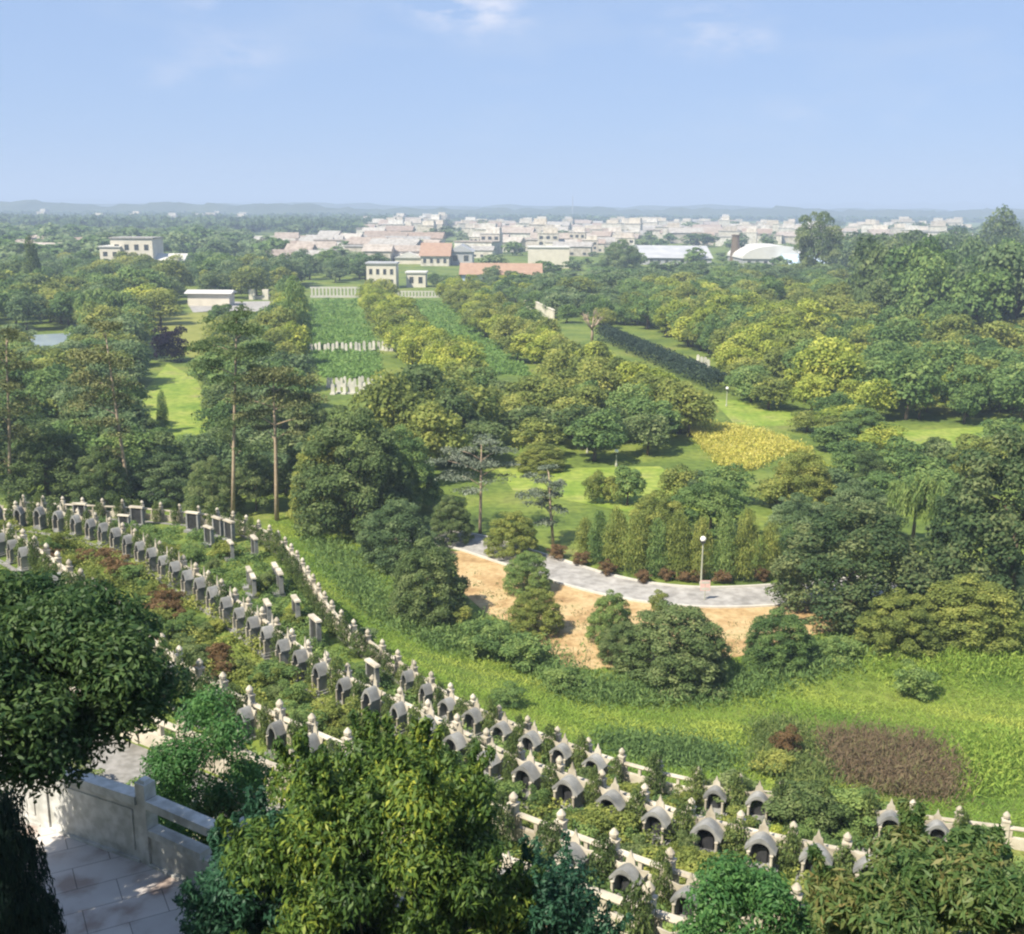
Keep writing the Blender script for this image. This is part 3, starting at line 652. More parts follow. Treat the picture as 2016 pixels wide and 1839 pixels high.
def ground_cover(k, x0, x1, n, matk, where, seed, f=(.16, .97), hh=(.25, .55)):
    r = random.Random(seed); up = NAMES[NAMES.index(k)-1]; lob = []
    for i in range(n):
        x = r.uniform(x0, x1); a, b = float(CUR[k](x)), float(CUR[up](x))+.3; t = r.uniform(*f)
        if .28 < t < .36 and r.random() < .7: t += .15
        y = a-(a-b)*t; w = r.uniform(.3, .6); lob.append((x, y, h(x, y)+.05, w, w, r.uniform(*hh)))
    V, t = leaf_cloud(lob, n*75, .13, seed, aspect=.6, up=.5, cull=0, clump=.7)
    tag(mesh_obj('ground_cover', np_mesh('ground_cover', V, 4, M[matk], t)), 'low dense green planting covering the terrace '+where, 'plants', None, 'stuff')
ground_cover('A', -36, 17, 1500, 'mid', 'above the lowest balustrade', 61)
ground_cover('B', -32, 15, 1000, 'olive', 'above the second balustrade', 62, hh=(.3, .7))
ground_cover('C', -26, 9, 700, 'mid', 'above the slotted middle balustrade', 63)
ground_cover('D', -12, 7, 260, 'olive', 'just below the near walk', 64, f=(.3, .7), hh=(.15, .4))
# ------------------------------------------------------------------ grass slope
def grass(name, region, n, size, seed, mat='grass'):
    r = np.random.default_rng(seed); rr = random.Random(seed)
    P_ = []
    while len(P_) < n:
        x = rr.uniform(region[0], region[1]); y0 = float(cA(x))+.4; y1 = y0+slope_len(x)+region[2]
        y = rr.uniform(y0, y1)
        p = (x, y)
        if inpoly(p, DIRT): continue
        P_.append((x, y, h(x, y)))
    P_ = np.array(P_)
    hf = 0.5+.25*np.sin(P_[:, 0]*.55+1.3*np.sin(P_[:, 1]*.4))+.25*np.sin(P_[:, 1]*.9+P_[:, 0]*.3)
    ang = r.uniform(0, 6.28, n); L_ = size*(.45+.6*r.random(n)+.7*hf*r.random(n)); wd = L_*.42
    dx, dy = np.cos(ang), np.sin(ang); lx, ly = r.normal(size=n)*.8*L_-.25*L_, r.normal(size=n)*.8*L_-.25*L_
    V = np.empty((n, 3, 3)); V[:, 0] = P_+np.stack([dx*wd*.5, dy*wd*.5, -.03+0*dx], 1); V[:, 1] = P_-np.stack([dx*wd*.5, dy*wd*.5, .03+0*dx], 1); V[:, 2] = P_+np.stack([lx, ly, L_*.62], 1)
    X, Y = P_[:, 0]+.35*P_[:, 1], P_[:, 1]-.2*P_[:, 0]
    big = .5+.22*np.sin(X*.31+1.7*np.sin(Y*.23))+.18*np.sin(Y*.62+1.9*np.sin(X*.27+1))+.14*np.sin(X*1.3+Y*.9+2*np.sin(Y*.5))
    t = np.clip(.75*big+.15*hf+.22*(r.random(n)-.3), 0, 1)
    o = mesh_obj(name, np_mesh(name, V.reshape(-1, 3), 3, M[mat], np.repeat(t, 3)))
    return tag(o, 'tall bright green grass covering the slope below the terraces', 'grass', None, 'stuff')
def inpoly(p, poly):
    x, y = p; c = False; j = len(poly)-1
    for i in range(len(poly)):
        if (poly[i][1] > y) != (poly[j][1] > y) and x < (poly[j][0]-poly[i][0])*(y-poly[i][1])/(poly[j][1]-poly[i][1])+poly[i][0]: c = not c
        j = i
    return c
DIRT = [tuple(P(u, v)[:2]) for u, v in dirt]
grass('tall_grass', (-22, 44, 6), 260000, .20, 5)

def scrub(name, px, n, size, mat, seed, label, cat, z=None, hgt=.8, asp=.3, spread=.3):   # a patch too dense to count
    r = np.random.default_rng(seed); rr = random.Random(seed); poly = px; us = [p[0] for p in px]; vs = [p[1] for p in px]; pts = []
    while len(pts) < n//12:
        q = (rr.uniform(min(us), max(us)), rr.uniform(min(vs), max(vs)))
        if inpoly(q, poly): pts.append(hit(*q))
    c = np.repeat(np.array([tuple(p) for p in pts]), 12, axis=0); m = len(c)
    c = c+r.normal(size=(m, 3))*np.array([spread, spread, 0])+np.stack([0*r.random(m), 0*r.random(m), hgt*r.random(m)], 1)
    V, t = leaf_cloud([(0, 0, 0, .01, .01, .01)], m, size, seed, aspect=asp, long_dir=(0, 0, 1.3), clump=0)
    V = V.reshape(m, 4, 3)+c[:, None, :]
    return tag(mesh_obj(name, np_mesh(name, V.reshape(-1, 3), 4, M[mat], t)), label, cat, None, 'stuff')
scrub('dead_weeds', [(1620, 1465), (1700, 1455), (1830, 1475), (1880, 1530), (1850, 1580), (1740, 1570), (1650, 1530)], 16000, .40, 'drygrass', 11, 'patch of dead brown weeds on the green slope', 'weeds', hgt=.9, asp=.12, spread=.6)
scrub('tall_weeds', [(960, 1225), (1060, 1270), (1120, 1320), (1180, 1350), (1420, 1350), (1500, 1300), (1600, 1270), (1700, 1280), (1660, 1320), (1400, 1390), (1150, 1390), (1000, 1300), (880, 1210)], 12000, .36, 'mid', 14, 'strip of taller weeds between the bare earth and the open grass', 'weeds', hgt=.7, asp=.25, spread=.8)
scrub('tall_weeds', [(1700, 1290), (2016, 1210), (2016, 1340), (1880, 1330), (1760, 1350)], 7000, .36, 'grass', 15, 'pale taller weeds on the right of the slope below the spreading olive bush', 'weeds', hgt=.6, asp=.2, spread=.8)
scrub('tall_weeds', [(600, 1060), (700, 1090), (760, 1190), (900, 1230), (960, 1290), (860, 1280), (740, 1230), (640, 1140)], 9000, .34, 'mid', 16, 'leafy weeds beside the far part of the lowest balustrade', 'weeds', hgt=.6, asp=.3, spread=.8)
scrub('tall_weeds', [(1170, 1455), (1300, 1465), (1400, 1475), (1430, 1515), (1340, 1515), (1230, 1490)], 6000, .30, 'mid', 17, 'dark green plants standing in for a shadow on the grass behind the lowest balustrade', 'weeds', hgt=.35, asp=.3, spread=.8)  # darker plants take the place of a shadow lying on the grass
scrub('tall_weeds', [(1480, 1440), (1560, 1425), (1600, 1480), (1640, 1560), (1560, 1560), (1490, 1520)], 5000, .34, 'juniper', 18, 'olive and brown weeds left of the dead brown patch', 'weeds', hgt=.8, asp=.2, spread=.5)
scrub('tall_weeds', [(1850, 1500), (1990, 1440), (2016, 1500), (1950, 1570), (1880, 1560)], 4000, .34, 'grass', 19, 'rough grassy weeds right of the dead brown patch', 'weeds', hgt=.6, asp=.2, spread=.8)
scrub('crop_plants', [(610, 590), (714, 590), (752, 745), (640, 745), (600, 690)], 14000, .75, 'crop_leaf', 22, 'low green crop filling the left field below the white balustrade', 'crops', hgt=.5, asp=.5, spread=.5)
scrub('crop_plants', [(775, 592), (870, 590), (1010, 690), (1040, 740), (900, 740), (830, 690)], 14000, .75, 'crop_leaf', 23, 'low green crop filling the right field beside the avenue', 'crops', hgt=.5, asp=.5, spread=.5)
scrub('earth_weeds', [(920, 1110), (1010, 1145), (1080, 1180), (1200, 1208), (1400, 1228), (1560, 1225), (1500, 1275), (1300, 1298), (1110, 1308), (1030, 1230), (940, 1180)], 1500, .26, 'juniper', 21, 'thin tufts of weeds scattered over the bare earth', 'weeds', hgt=.15, asp=.2, spread=.35)
scrub('yellow_flowers', [(1325, 832), (1400, 838), (1500, 852), (1605, 895), (1550, 895), (1480, 928), (1425, 928), (1380, 880)], 16000, .38, 'flower', 12, 'patch of yellow blooming plants among the trees', 'flowers', hgt=.9)

# ------------------------------------------------------------------ pines and cedars
def pine(u_base, v_base, u_top, v_top, pads, label, name='pine_tree', mat='pine', bark='pale_bark', leaf=.34, n=4200, tr=.16):
    """pads: (u, v, half width, half height) in picture units, all at the distance of the trunk"""
    b = hit(u_base, v_base); d = depth_of(b)
    root = empty(name, b); tag(root, label, 'tree')
    def W3(u, v, off=0):
        r = ray(u, v); t = b.y/r.y; p = Vector((r.x*t, b.y, CAMZ+r.z*t)); return p-b+Vector((0, off, 0))
    top = W3(u_top, v_top); mid = (top*.5)+Vector((rnd.uniform(-.1, .1), 0, 0))
    m_ = MB(); m_.tube([(0, 0, -.3), mid*.5, mid, top*.8, top*.97], [tr*1.3, tr, tr*.85, tr*.55, tr*.2], 8)
    lob = []
    for u, v, a, c in pads:
        off = rnd.uniform(-1, 1); p = W3(u, v, off); am, cm_ = a/FD*d, c/FD*d
        zt = max(.15*top.z, p.z-.8); q = top*(zt/top.z)
        m_.tube([q, (q+p)*.5+Vector((0, 0, .15)), p], [tr*.4, tr*.28, tr*.12], 5)
        for k in range(5):
            lob.append((p.x+rnd.uniform(-.6, .6)*am, p.y+rnd.uniform(-.7, .7)*am, p.z+rnd.uniform(-.35, .35)*cm_, am*rnd.uniform(.4, .65), am*rnd.uniform(.4, .65), cm_*rnd.uniform(.4, .7)))
    V, t = leaf_cloud(lob, n, leaf, int(u_base), aspect=.35, up=.4, rand=1.0, shell=.7)
    mesh_obj('crown', np_mesh('crown', V, 4, M[mat], t), root); m_.build('trunk', M[bark], root, True)
    return root
pine(258, 1000, 205, 640, [(195, 650, 40, 26), (175, 700, 50, 28), (225, 710, 45, 25), (150, 745, 45, 26), (210, 765, 60, 26), (240, 790, 35, 20), (170, 800, 50, 24), (205, 830, 45, 22), (235, 850, 30, 16), (215, 890, 26, 22), (205, 930, 30, 20)],
     'leaning pine with a bare pale trunk and brown-green crown, left of the bright lawn', n=6500)
pine(458, 1022, 466, 610, [(466, 615, 36, 22), (440, 640, 45, 24), (495, 650, 40, 22), (420, 680, 48, 24), (475, 690, 60, 26), (520, 690, 30, 18), (410, 720, 40, 22), (450, 745, 40, 18), (490, 730, 30, 16), (465, 830, 40, 18), (440, 870, 36, 20), (480, 885, 36, 18)],
     'tall pine with dark blue-green layered crown, behind the right edge of the bright lawn', mat='dark', n=6000)
pine(545, 1025, 538, 735, [(540, 735, 46, 22), (500, 750, 42, 20), (585, 755, 45, 22), (480, 785, 36, 20), (560, 790, 60, 22), (615, 790, 36, 18), (500, 820, 40, 18), (605, 820, 30, 14), (575, 850, 28, 14), (520, 850, 30, 14)],
     'umbrella-shaped dark pine with a bare pinkish trunk and one side branch', n=5200, tr=.18)
pine(20, 1000, 12, 655, [(10, 665, 40, 24), (-15, 700, 50, 26), (35, 720, 40, 24), (10, 760, 55, 28), (50, 790, 34, 20), (0, 820, 60, 30), (35, 860, 45, 26), (0, 910, 60, 30)],
     'brownish pine cut off by the left edge of the picture', n=5200)
pine(945, 1050, 948, 870, [(945, 872, 44, 10), (905, 888, 40, 9), (985, 890, 40, 9), (880, 912, 44, 9), (950, 915, 60, 10), (1000, 920, 26, 8), (900, 938, 46, 9), (975, 945, 34, 8), (930, 960, 40, 8)],
     'silvery flat-layered cedar with a bare pale trunk above the bend of the road', name='cedar_tree', mat='cedar', n=4200, leaf=.26, tr=.13)
pine(1090, 1075, 1080, 925, [(1078, 928, 26, 9), (1060, 945, 32, 9), (1098, 950, 26, 9), (1045, 968, 30, 9), (1085, 978, 36, 10), (1058, 995, 28, 9), (1095, 1005, 24, 9), (1075, 1025, 26, 9)],
     'thin grey-green cedar beside the upper lawn, left of the clipped cypresses', name='cedar_tree', mat='cedar', n=3600, leaf=.26, tr=.11)
# dead branching tree
def bare_tree(u, vb, vt, label):
    b = hit(u, vb); d = depth_of(b); H = (vb-vt)/FD*d*1.02; root = empty('bare_tree', b); tag(root, label, 'tree'); r = random.Random(3)
    m_ = MB(); m_.tube([(0, 0, -.2), (.1, 0, H*.3), (0, 0, H*.55)], [.35, .3, .2], 7); br = MB(); tw = MB()
    for i in range(9):
        a = i*.7+r.uniform(-.2, .2); q = H*r.uniform(.22, .4); e = Vector((q*math.cos(a), q*math.sin(a), H*r.uniform(.7, 1)))
        br.tube([(0, 0, H*r.uniform(.3, .5)), e*.55+Vector((0, 0, H*.15)), e], [.18, .12, .05], 5)
        for k in range(5):
            br.tube([e*.7+Vector((0, 0, H*.1)), e+Vector((r.uniform(-1, 1), r.uniform(-1, 1), r.uniform(-.2, 1)))*H*.12], [.07, .02], 4)
    m_.build('trunk', M['pale_bark'], root, True); br.build('branches', M['pale_bark'], root, True)
bare_tree(1165, 672, 615, 'bare pinkish tree without leaves in the middle of the wood')

# ------------------------------------------------------------------ single trees and bushes, near to far
one = [
 # kind, u, vt, vb, w, label, category
 ('domedeep0', 1675, 990, 1215, 300, 'large dome-shaped dark evergreen tree at the right end of the road', 'tree'),
 ('domedeep1', 1985, 838, 1195, 330, 'tall dark blue-green tree cut off by the right edge of the picture', 'tree'),
 ('domeolive0', 1905, 1130, 1262, 210, 'grey-olive bush below the tall dark tree at the right edge', 'shrub'),
 ('domeolive1', 1770, 1165, 1275, 180, 'spreading olive bush right of the large dome-shaped dark tree', 'shrub'),
 ('domemid0', 1535, 1200, 1305, 150, 'leafy green bush between bare earth and grass, left of the dome-shaped tree', 'shrub'),
 ('domedark1', 1325, 1190, 1335, 235, 'big dark bush on the bare earth below the lamp post', 'shrub'),
 ('domedark0', 1225, 1225, 1310, 110, 'smaller dark bush touching the left side of the big dark bush', 'shrub'),
 ('domemid1', 1198, 1165, 1265, 100, 'round feathery green bush on the bare earth, below the middle of the road', 'shrub'),
 ('shrubolive0', 1296, 1163, 1205, 42, 'small round clipped bush at the lower edge of the road', 'shrub'),
 ('domeolive0', 1056, 1158, 1245, 110, 'wide rounded olive bush standing alone on bare earth', 'shrub'),
 ('domemid0', 1036, 1085, 1165, 98, 'round dark green bush where the road passes behind, above the wide olive bush', 'shrub'),
 ('domeolive1', 1008, 1005, 1095, 112, 'round olive tree in front of the thin grey-green cedar', 'tree'),
 ('domedark1', 888, 975, 1068, 95, 'small dark round tree left of the bend of the road', 'tree'),
 ('domeblue0', 785, 985, 1110, 165, 'blue-green leafy tree left of the orange earth, upper of two', 'tree'),
 ('domedark0', 845, 1060, 1215, 175, 'dark grey-green tree beside the orange earth, lower of two', 'tree'),
 ('domedark1', 700, 800, 1045, 250, 'very broad dark tree right of the umbrella-shaped pine', 'tree'),
 ('domeolive1', 640, 850, 1035, 150, 'dark olive tree at the foot of the umbrella-shaped pine', 'tree'),
 ('domemid0', 790, 840, 1005, 160, 'broad green tree behind the blue-green tree by the orange earth', 'tree'),
 ('shrubpurple0', 337, 640, 712, 78, 'dark purple-leaved round tree beyond the bright lawn', 'tree'),
 ('domedark0', 95, 840, 985, 190, 'dark green tree behind the far terrace at the left edge', 'tree'),
 ('domedark1', 210, 880, 1000, 130, 'dark bush at the foot of the leaning pine', 'shrub'),
 ('domeblue0', 330, 880, 985, 150, 'blue-green tree just below the bright lawn', 'tree'),
 ('domedark0', 420, 900, 1010, 120, 'dark bush left of the tall blue-green pine', 'shrub'),
 ('bigdark1', 505, 890, 1005, 100, 'dark tree between the two bare pine trunks', 'tree'),
 ('bigdark1', 590, 880, 1000, 80, 'almost black tree behind the umbrella-shaped pine', 'tree'),
 ('conemid0', 322, 770, 850, 26, 'narrow dark cypress standing on the bright lawn', 'tree'),
 ('shrubdark0', 290, 820, 880, 60, 'dark bush at the lower left corner of the bright lawn', 'shrub'),
 ('bigmid1', 240, 740, 860, 90, 'green tree behind the leaning pine beside the bright lawn', 'tree'),
 ('willowmid0', 1795, 928, 1085, 135, 'weeping green tree behind the large dome-shaped tree', 'tree'),
 ('domeolive0', 1575, 885, 1000, 135, 'olive dome-shaped tree beside the yellow flowers', 'tree'),
 ('shrublime0', 1600, 890, 970, 80, 'yellow-green bush right of the yellow flowers', 'shrub'),
 ('domedark0', 1695, 888, 958, 120, 'dark grey-green domed bush right of the olive dome', 'shrub'),
 ('domeblue0', 1685, 945, 1060, 150, 'blue-green tree behind the large dome-shaped tree, on its left', 'tree'),
 ('bigblue1', 1570, 970, 1085, 120, 'blue-green tree right of the clipped cypresses', 'tree'),
 ('bigmid0', 1400, 940, 1060, 150, 'green tree behind the lamp post', 'tree'),
 ('bigolive1', 1290, 965, 1080, 110, 'olive tree rising behind the row of clipped cypresses', 'tree'),
 ('shrubolive0', 1170, 925, 990, 46, 'square olive bush on the upper lawn, left of a pair', 'shrub'),
 ('shrubolive1', 1205, 928, 992, 46, 'square olive bush on the upper lawn, right of a pair', 'shrub'),
 ('domeolive0', 1065, 870, 925, 100, 'low brownish hedge-like tree behind the upper lawn', 'tree'),
 ('bigblue1', 1370, 925, 990, 70, 'blue-green bush right of the upper lawn', 'shrub'),
 ('domedark1', 1840, 860, 925, 90, 'dark grey tree standing on the far yellow-green lawn', 'tree'),
 ('bigolive0', 1900, 880, 965, 110, 'dull olive tree between the far lawn and the tall dark tree', 'tree'),
 ('domemid1', 1690, 800, 880, 120, 'dull green domed tree in front of the right-hand wood', 'tree'),
 ('bigdark1', 1600, 412, 560, 95, 'dark spreading tree rising over the town on the right', 'tree'),
 ('conedark0', 1965, 415, 545, 130, 'tall dark tree rising above the skyline near the right edge', 'tree'),
 ('domeblue0', 1222, 472, 540, 90, 'dark round tree in front of the long grey sheds', 'tree'),
 ('conemid0', 583, 545, 690, 66, 'tall light green conical tree at the left corner of the crop field', 'tree'),
 ('willowmid0', 205, 565, 650, 120, 'soft weeping tree below the white mansion', 'tree'),
 ('domemid0', 520, 655, 730, 60, 'round fresh green tree right of the tall blue-green pine', 'tree'),
 ('conedark1', 70, 470, 600, 50, 'slim grey-green conifer on the far left', 'tree'),
]
for k, u, vt, vb, w, lb, ct in one: place(k, u, vt, vb, w, lb, ct, name=None if ct == 'tree' else 'shrub')
# clipped cypresses behind the road, and bronze balls in front of them
cyp = [(1150, 1020, 1098, 48), (1178, 1005, 1108, 50), (1212, 1000, 1122, 58), (1252, 1015, 1132, 62), (1292, 1022, 1135, 56), (1332, 1008, 1138, 62), (1378, 1020, 1142, 56), (1424, 1012, 1142, 58), (1466, 1003, 1143, 62), (1512, 1030, 1138, 52), (1552, 1035, 1132, 58)]
for i, (u, vt, vb, w) in enumerate(cyp):
    place('cone' if i % 3 != 1 else 'conemid', u, vt, vb, w, 'upright clipped cypress in the row behind the road', 'shrub', 'clipped cypresses behind the road')
for u, vt, vb, w in [(1096, 1068, 1100, 42), (1143, 1085, 1113, 36), (1196, 1102, 1132, 38), (1266, 1118, 1146, 36), (1312, 1115, 1142, 34), (1372, 1120, 1146, 34), (1421, 1118, 1148, 38), (1498, 1114, 1144, 36), (1345, 1120, 1145, 28)]:
    place('shrubbrown', u, vt, vb, w, 'small clipped bronze ball shrub along the far edge of the road', 'shrub', 'bronze ball shrubs along the road')
# weeds and bushes on the grass slope
for i, (k, u, vt, vb, w) in enumerate([('shrub', 1110, 1310, 1360, 80), ('shrub', 960, 1225, 1290, 110), ('shrub', 1030, 1240, 1310, 100), ('shrubolive', 900, 1190, 1230, 60), ('shrubbrown', 1545, 1430, 1500, 60), ('shrubolive', 1520, 1470, 1525, 80),
    ('shrubdark', 1450, 1525, 1590, 120), ('shrubdark', 1570, 1535, 1620, 150), ('shrub', 1690, 1545, 1630, 130), ('shrubdark', 1610, 1550, 1640, 110), ('shrubolive', 1770, 1590, 1640, 120), ('shrub', 1800, 1305, 1370, 90), ('shrub', 1650, 1250, 1300, 80), ('shrubblue', 720, 1230, 1275, 50), ('shrub', 1000, 1350, 1390, 70)]):
    place(k, u, vt, vb, w, ['wild', 'ragged', 'low', 'leafy', 'bronze-tinted', 'olive', 'dark', 'wide dark', 'mixed', 'blackish', 'dull', 'thin', 'fresh', 'tiny blue-green', 'pale'][i] + ' bush in the tall grass ' + ['below the bare earth', 'left of the bare earth', 'at the lower tip of the bare earth', 'beside the dark grey-green tree', 'left of the dead weeds', 'just left and below the dead weeds', 'behind the far right tombs', 'between the tombs and the dead weeds', 'below the dead weeds', 'at the centre of the bushes below the dead weeds', 'beside the right-hand balustrade', 'on the right of the slope', 'below the dome-shaped tree', 'beside the far part of the lowest balustrade', 'behind the middle of the lowest balustrade'][i], 'shrub')

# avenues and woods
def avenue(px, n, w_m, h_m, kinds, label, group, jit=3):
    L_ = [Vector((a, b)) for a, b in px]; seg = [(L_[i+1]-L_[i]).length for i in range(len(L_)-1)]
    A_, B_ = P(*px[0]), None
    W_ = [P(u, v) for u, v in px]; sg = [(W_[i+1]-W_[i]).length for i in range(len(W_)-1)]; tot = sum(sg)
    for i in range(n):
        s = (i+.5)/n*tot; j = 0
        while j < len(sg)-1 and s > sg[j]: s -= sg[j]; j += 1
        p = W_[j].lerp(W_[j+1], s/sg[j])+Vector((rnd.uniform(-1, 1), rnd.uniform(-1, 1), 0))*jit*.4
        k = rnd.choice(kinds); k += str(rnd.randrange(3)) if k+'2' in PROTO else str(rnd.randrange(2))
        plant(k, p, w_m*rnd.uniform(.85, 1.25), h_m*rnd.uniform(.85, 1.2), rnd.uniform(0, 6.28), label, 'tree', group, 'avenue_tree')
avenue([(735, 588), (770, 640), (815, 700), (900, 770), (940, 800)], 60, 6.5, 5.6, ['lime', 'lime', 'olive'], 'yellow-green tree in the avenue between the two crop fields', 'avenue trees between the crop fields', jit=8)
avenue([(885, 590), (960, 650), (1060, 720), (1180, 790), (1330, 872)], 66, 6.5, 5.6, ['lime', 'olive', 'olive'], 'yellow-green tree in the avenue right of the crop fields', 'avenue trees right of the crop fields', jit=9)
avenue([(572, 600), (556, 680), (562, 740)], 20, 7, 7, ['mid', 'lime', 'olive'], 'green tree along the left side of the crop field', 'trees left of the crop fields', jit=5)
avenue([(900, 585), (985, 640), (1090, 705)], 12, 6, 6, ['mid', 'olive'], 'smaller green tree beside the right-hand avenue', 'smaller trees beside the avenue')
avenue([(1235, 628), (1350, 678), (1480, 730), (1590, 785)], 22, 7, 7, ['olive', 'mid', 'lime'], 'olive tree in the first row of the right-hand wood', 'first row of the right-hand wood')
OPEN = [(590, 560, 700, 800), (1480, 700, 1575, 800), (600, 690, 810, 885), (1740, 845, 1965, 945), (1330, 835, 1560, 935), (255, 700, 415, 890), (1360, 705, 1420, 770), (50, 655, 150, 735)]   # clearings, in the picture
MASS = {}
def wood(px, spacing, w_m, h_m, kinds, label, group, seed, cap=300, cat='tree', name='broadleaf_tree', mass=False):
    r = random.Random(seed); W_ = [P(u, v)[:2] for u, v in px]; pts = []
    x0, x1 = min(p[0] for p in W_), max(p[0] for p in W_); y0, y1 = min(p[1] for p in W_), max(p[1] for p in W_)
    tries = 0
    while tries < 6000 and len(pts) < cap:
        tries += 1; q = (r.uniform(x0, x1), r.uniform(y0, y1))
        if not inpoly(q, W_): continue
        if any((q[0]-a)**2+(q[1]-b)**2 < spacing**2 for a, b in pts): continue
        pv = CRI @ (Vector((q[0], q[1], 0))-Vector((0, 0, CAMZ))); pu, pvv = 1008-FD*pv.x/pv.z, 919.5+FD*pv.y/pv.z
        if any(a < pu < c and b < pvv < d for a, b, c, d in OPEN): continue
        pts.append(q)
        k = r.choice(kinds); k += str(r.randrange(3)) if k+'2' in PROTO else str(r.randrange(2)); s = r.uniform(.8, 1.25)
        ww_, hh_, a = w_m*s*r.uniform(.9, 1.1), h_m*s*r.uniform(.85, 1.15), r.uniform(0, 6.28)
        if mass:                                # far trees that run together are one mass
            V, t = FAR[r.randrange(3)]; ca, sa = math.cos(a), math.sin(a)
            MASS.setdefault(k.rstrip('0123456789'), []).append((np.stack([(V[:, 0]*ca-V[:, 1]*sa)*ww_+q[0], (V[:, 0]*sa+V[:, 1]*ca)*ww_+q[1], V[:, 2]*hh_-.1], 1), np.clip(t*.7+r.random()*.3, 0, 1)))
        else: plant(k, (q[0], q[1], -.1), ww_, hh_, a, label, cat, group, name)
    return len(pts)
cnt = 0
FAR = [leaf_cloud(lobes_round(150+i, m=12, cz=.55, rz=.38), 420, .16, 160+i, aspect=.8) for i in range(3)]
cnt += wood([(850, 815), (1000, 800), (1130, 815), (1300, 870), (1290, 912), (1000, 920), (850, 905), (810, 840)], 5.0, 7.2, 5.4, ['olive', 'mid', 'olive', 'dark'], 'rounded olive-green tree in the central wood above the upper lawn', 'central wood', 21)
cnt += wood([(1270, 600), (1600, 600), (2080, 690), (2080, 820), (1780, 830), (1640, 800), (1480, 735), (1330, 670)], 6.2, 8.5, 6.8, ['olive', 'olive', 'mid', 'lime', 'mid'], 'rounded olive-green tree in the right-hand wood', 'right-hand wood', 22, 200, name='woodland_tree')
cnt += wood([(1690, 610), (2080, 620), (2080, 705), (1720, 665)], 8, 12, 15, ['bluish', 'dark', 'mid'], 'tall blue-green tree rising out of the right-hand wood', 'tall trees in the right-hand wood', 23, 40, name='tall_tree')
cnt += wood([(1080, 575), (1640, 545), (1700, 610), (1280, 600), (1080, 610)], 9, 11, 6.0, ['mid', 'bluish', 'olive'], 'green tree in the flat wood in front of the town', 'flat wood in front of the town', 24, 70, name='woodland_tree')
cnt += wood([(1640, 530), (2080, 520), (2080, 590), (1650, 570)], 13, 17, 14, ['bluish', 'dark'], 'dark blue-green tree in the belt right of the sheds', 'dark belt right of the sheds', 25, 40, name='tall_tree')
cnt += wood([(-60, 560), (180, 530), (600, 560), (560, 585), (350, 595), (200, 630), (-60, 630)], 10, 11, 8, ['bluish', 'mid', 'olive', 'dark'], 'grey-green tree in the park around the white mansion', 'trees around the white mansion', 26, 80, name='park_tree')
cnt += wood([(165, 640), (275, 630), (275, 720), (250, 760), (170, 740)], 6, 7.5, 6, ['mid', 'olive', 'bluish'], 'soft green tree between the pond and the purple tree', 'trees between the pond and the purple tree', 27, 24, name='park_tree')
cnt += wood([(-40, 760), (150, 755), (200, 800), (150, 860), (-40, 860)], 6, 7, 5, ['dark', 'mid', 'olive'], 'dark green tree below the pond', 'trees below the pond', 28, 24, name='park_tree')
cnt += wood([(430, 640), (600, 690), (600, 780), (560, 860), (430, 800), (400, 720)], 6.5, 7, 5.5, ['mid', 'olive', 'bluish'], 'soft green tree behind the two middle pines', 'trees behind the middle pines', 29, 30)
cnt += wood([(600, 850), (800, 840), (900, 900), (850, 960), (650, 850)], 5.5, 8, 7.5, ['olive', 'mid', 'dark'], 'dark olive tree below the rows of white headstones', 'trees below the white headstones', 30, 30)
cnt += wood([(1570, 850), (1660, 850), (1760, 900), (1680, 925)], 5, 5.5, 3.2, ['olive', 'mid', 'lime'], 'low green tree between the yellow flowers and the far lawn', 'low trees by the yellow flowers', 31, 24)
cnt += wood([(1180, 1000), (1330, 985), (1640, 1010), (1850, 1000), (1880, 950), (1780, 950), (1680, 950), (1480, 985)], 4.6, 5, 3.6, ['mid', 'olive', 'bluish', 'mid'], 'small green tree between the lamp post and the far lawn', 'small trees behind the road', 32, 40)
cnt += wood([(-80, 470), (450, 470), (560, 520), (180, 530), (-80, 555)], 12, 17, 10, ['bluish', 'mid', 'bluish'], 'hazy tree beyond the white mansion', 'hazy trees beyond the white mansion', 33, 160, mass=True)
cnt += wood([(520, 480), (1200, 470), (1500, 480), (1640, 530), (1080, 570), (900, 570), (560, 560)], 17, 12, 7, ['bluish', 'mid', 'dark'], 'hazy tree among the nearer houses of the town', 'trees among the nearer houses', 34, 60, mass=True)
cnt += wood([(500, 436), (1950, 446), (2060, 480), (1640, 490), (900, 480), (520, 475)], 55, 26, 9, ['bluish', 'dark'], 'hazy tree among the farther houses of the town', 'trees among the farther houses', 35, 80, mass=True)
print('wood trees', cnt)
# long dark hedge
def hedge(px, wm, hm, mat, label, n=5000, seed=1):
    A_, B_ = P(*px[0]), P(*px[1]); d = B_-A_; L_ = d.length; o = empty('hedge', A_, math.atan2(d.y, d.x)); bpy.data.objects.remove(o)
    k = int(L_/1.6); lob = [((i+.5)*L_/k, random.Random(i).uniform(-.3, .3), hm*.5, 1.3, wm*.5, hm*.52) for i in range(k)]
    V, t = leaf_cloud(lob, n, .38, seed, aspect=.7)
    o = mesh_obj('hedge', np_mesh('hedge', V, 4, M[mat], t)); o.location = A_; o.rotation_euler = (0, 0, math.atan2(d.y, d.x)); return tag(o, label, 'hedge')
wood([(1430, 750), (1620, 790), (1790, 838), (1640, 848), (1480, 800)], 5.5, 6.5, 5.0, ['olive', 'mid', 'lime'], 'rounded olive-green tree at the near edge of the right-hand wood', 'near edge of the right-hand wood', 51, 26, name='woodland_tree')
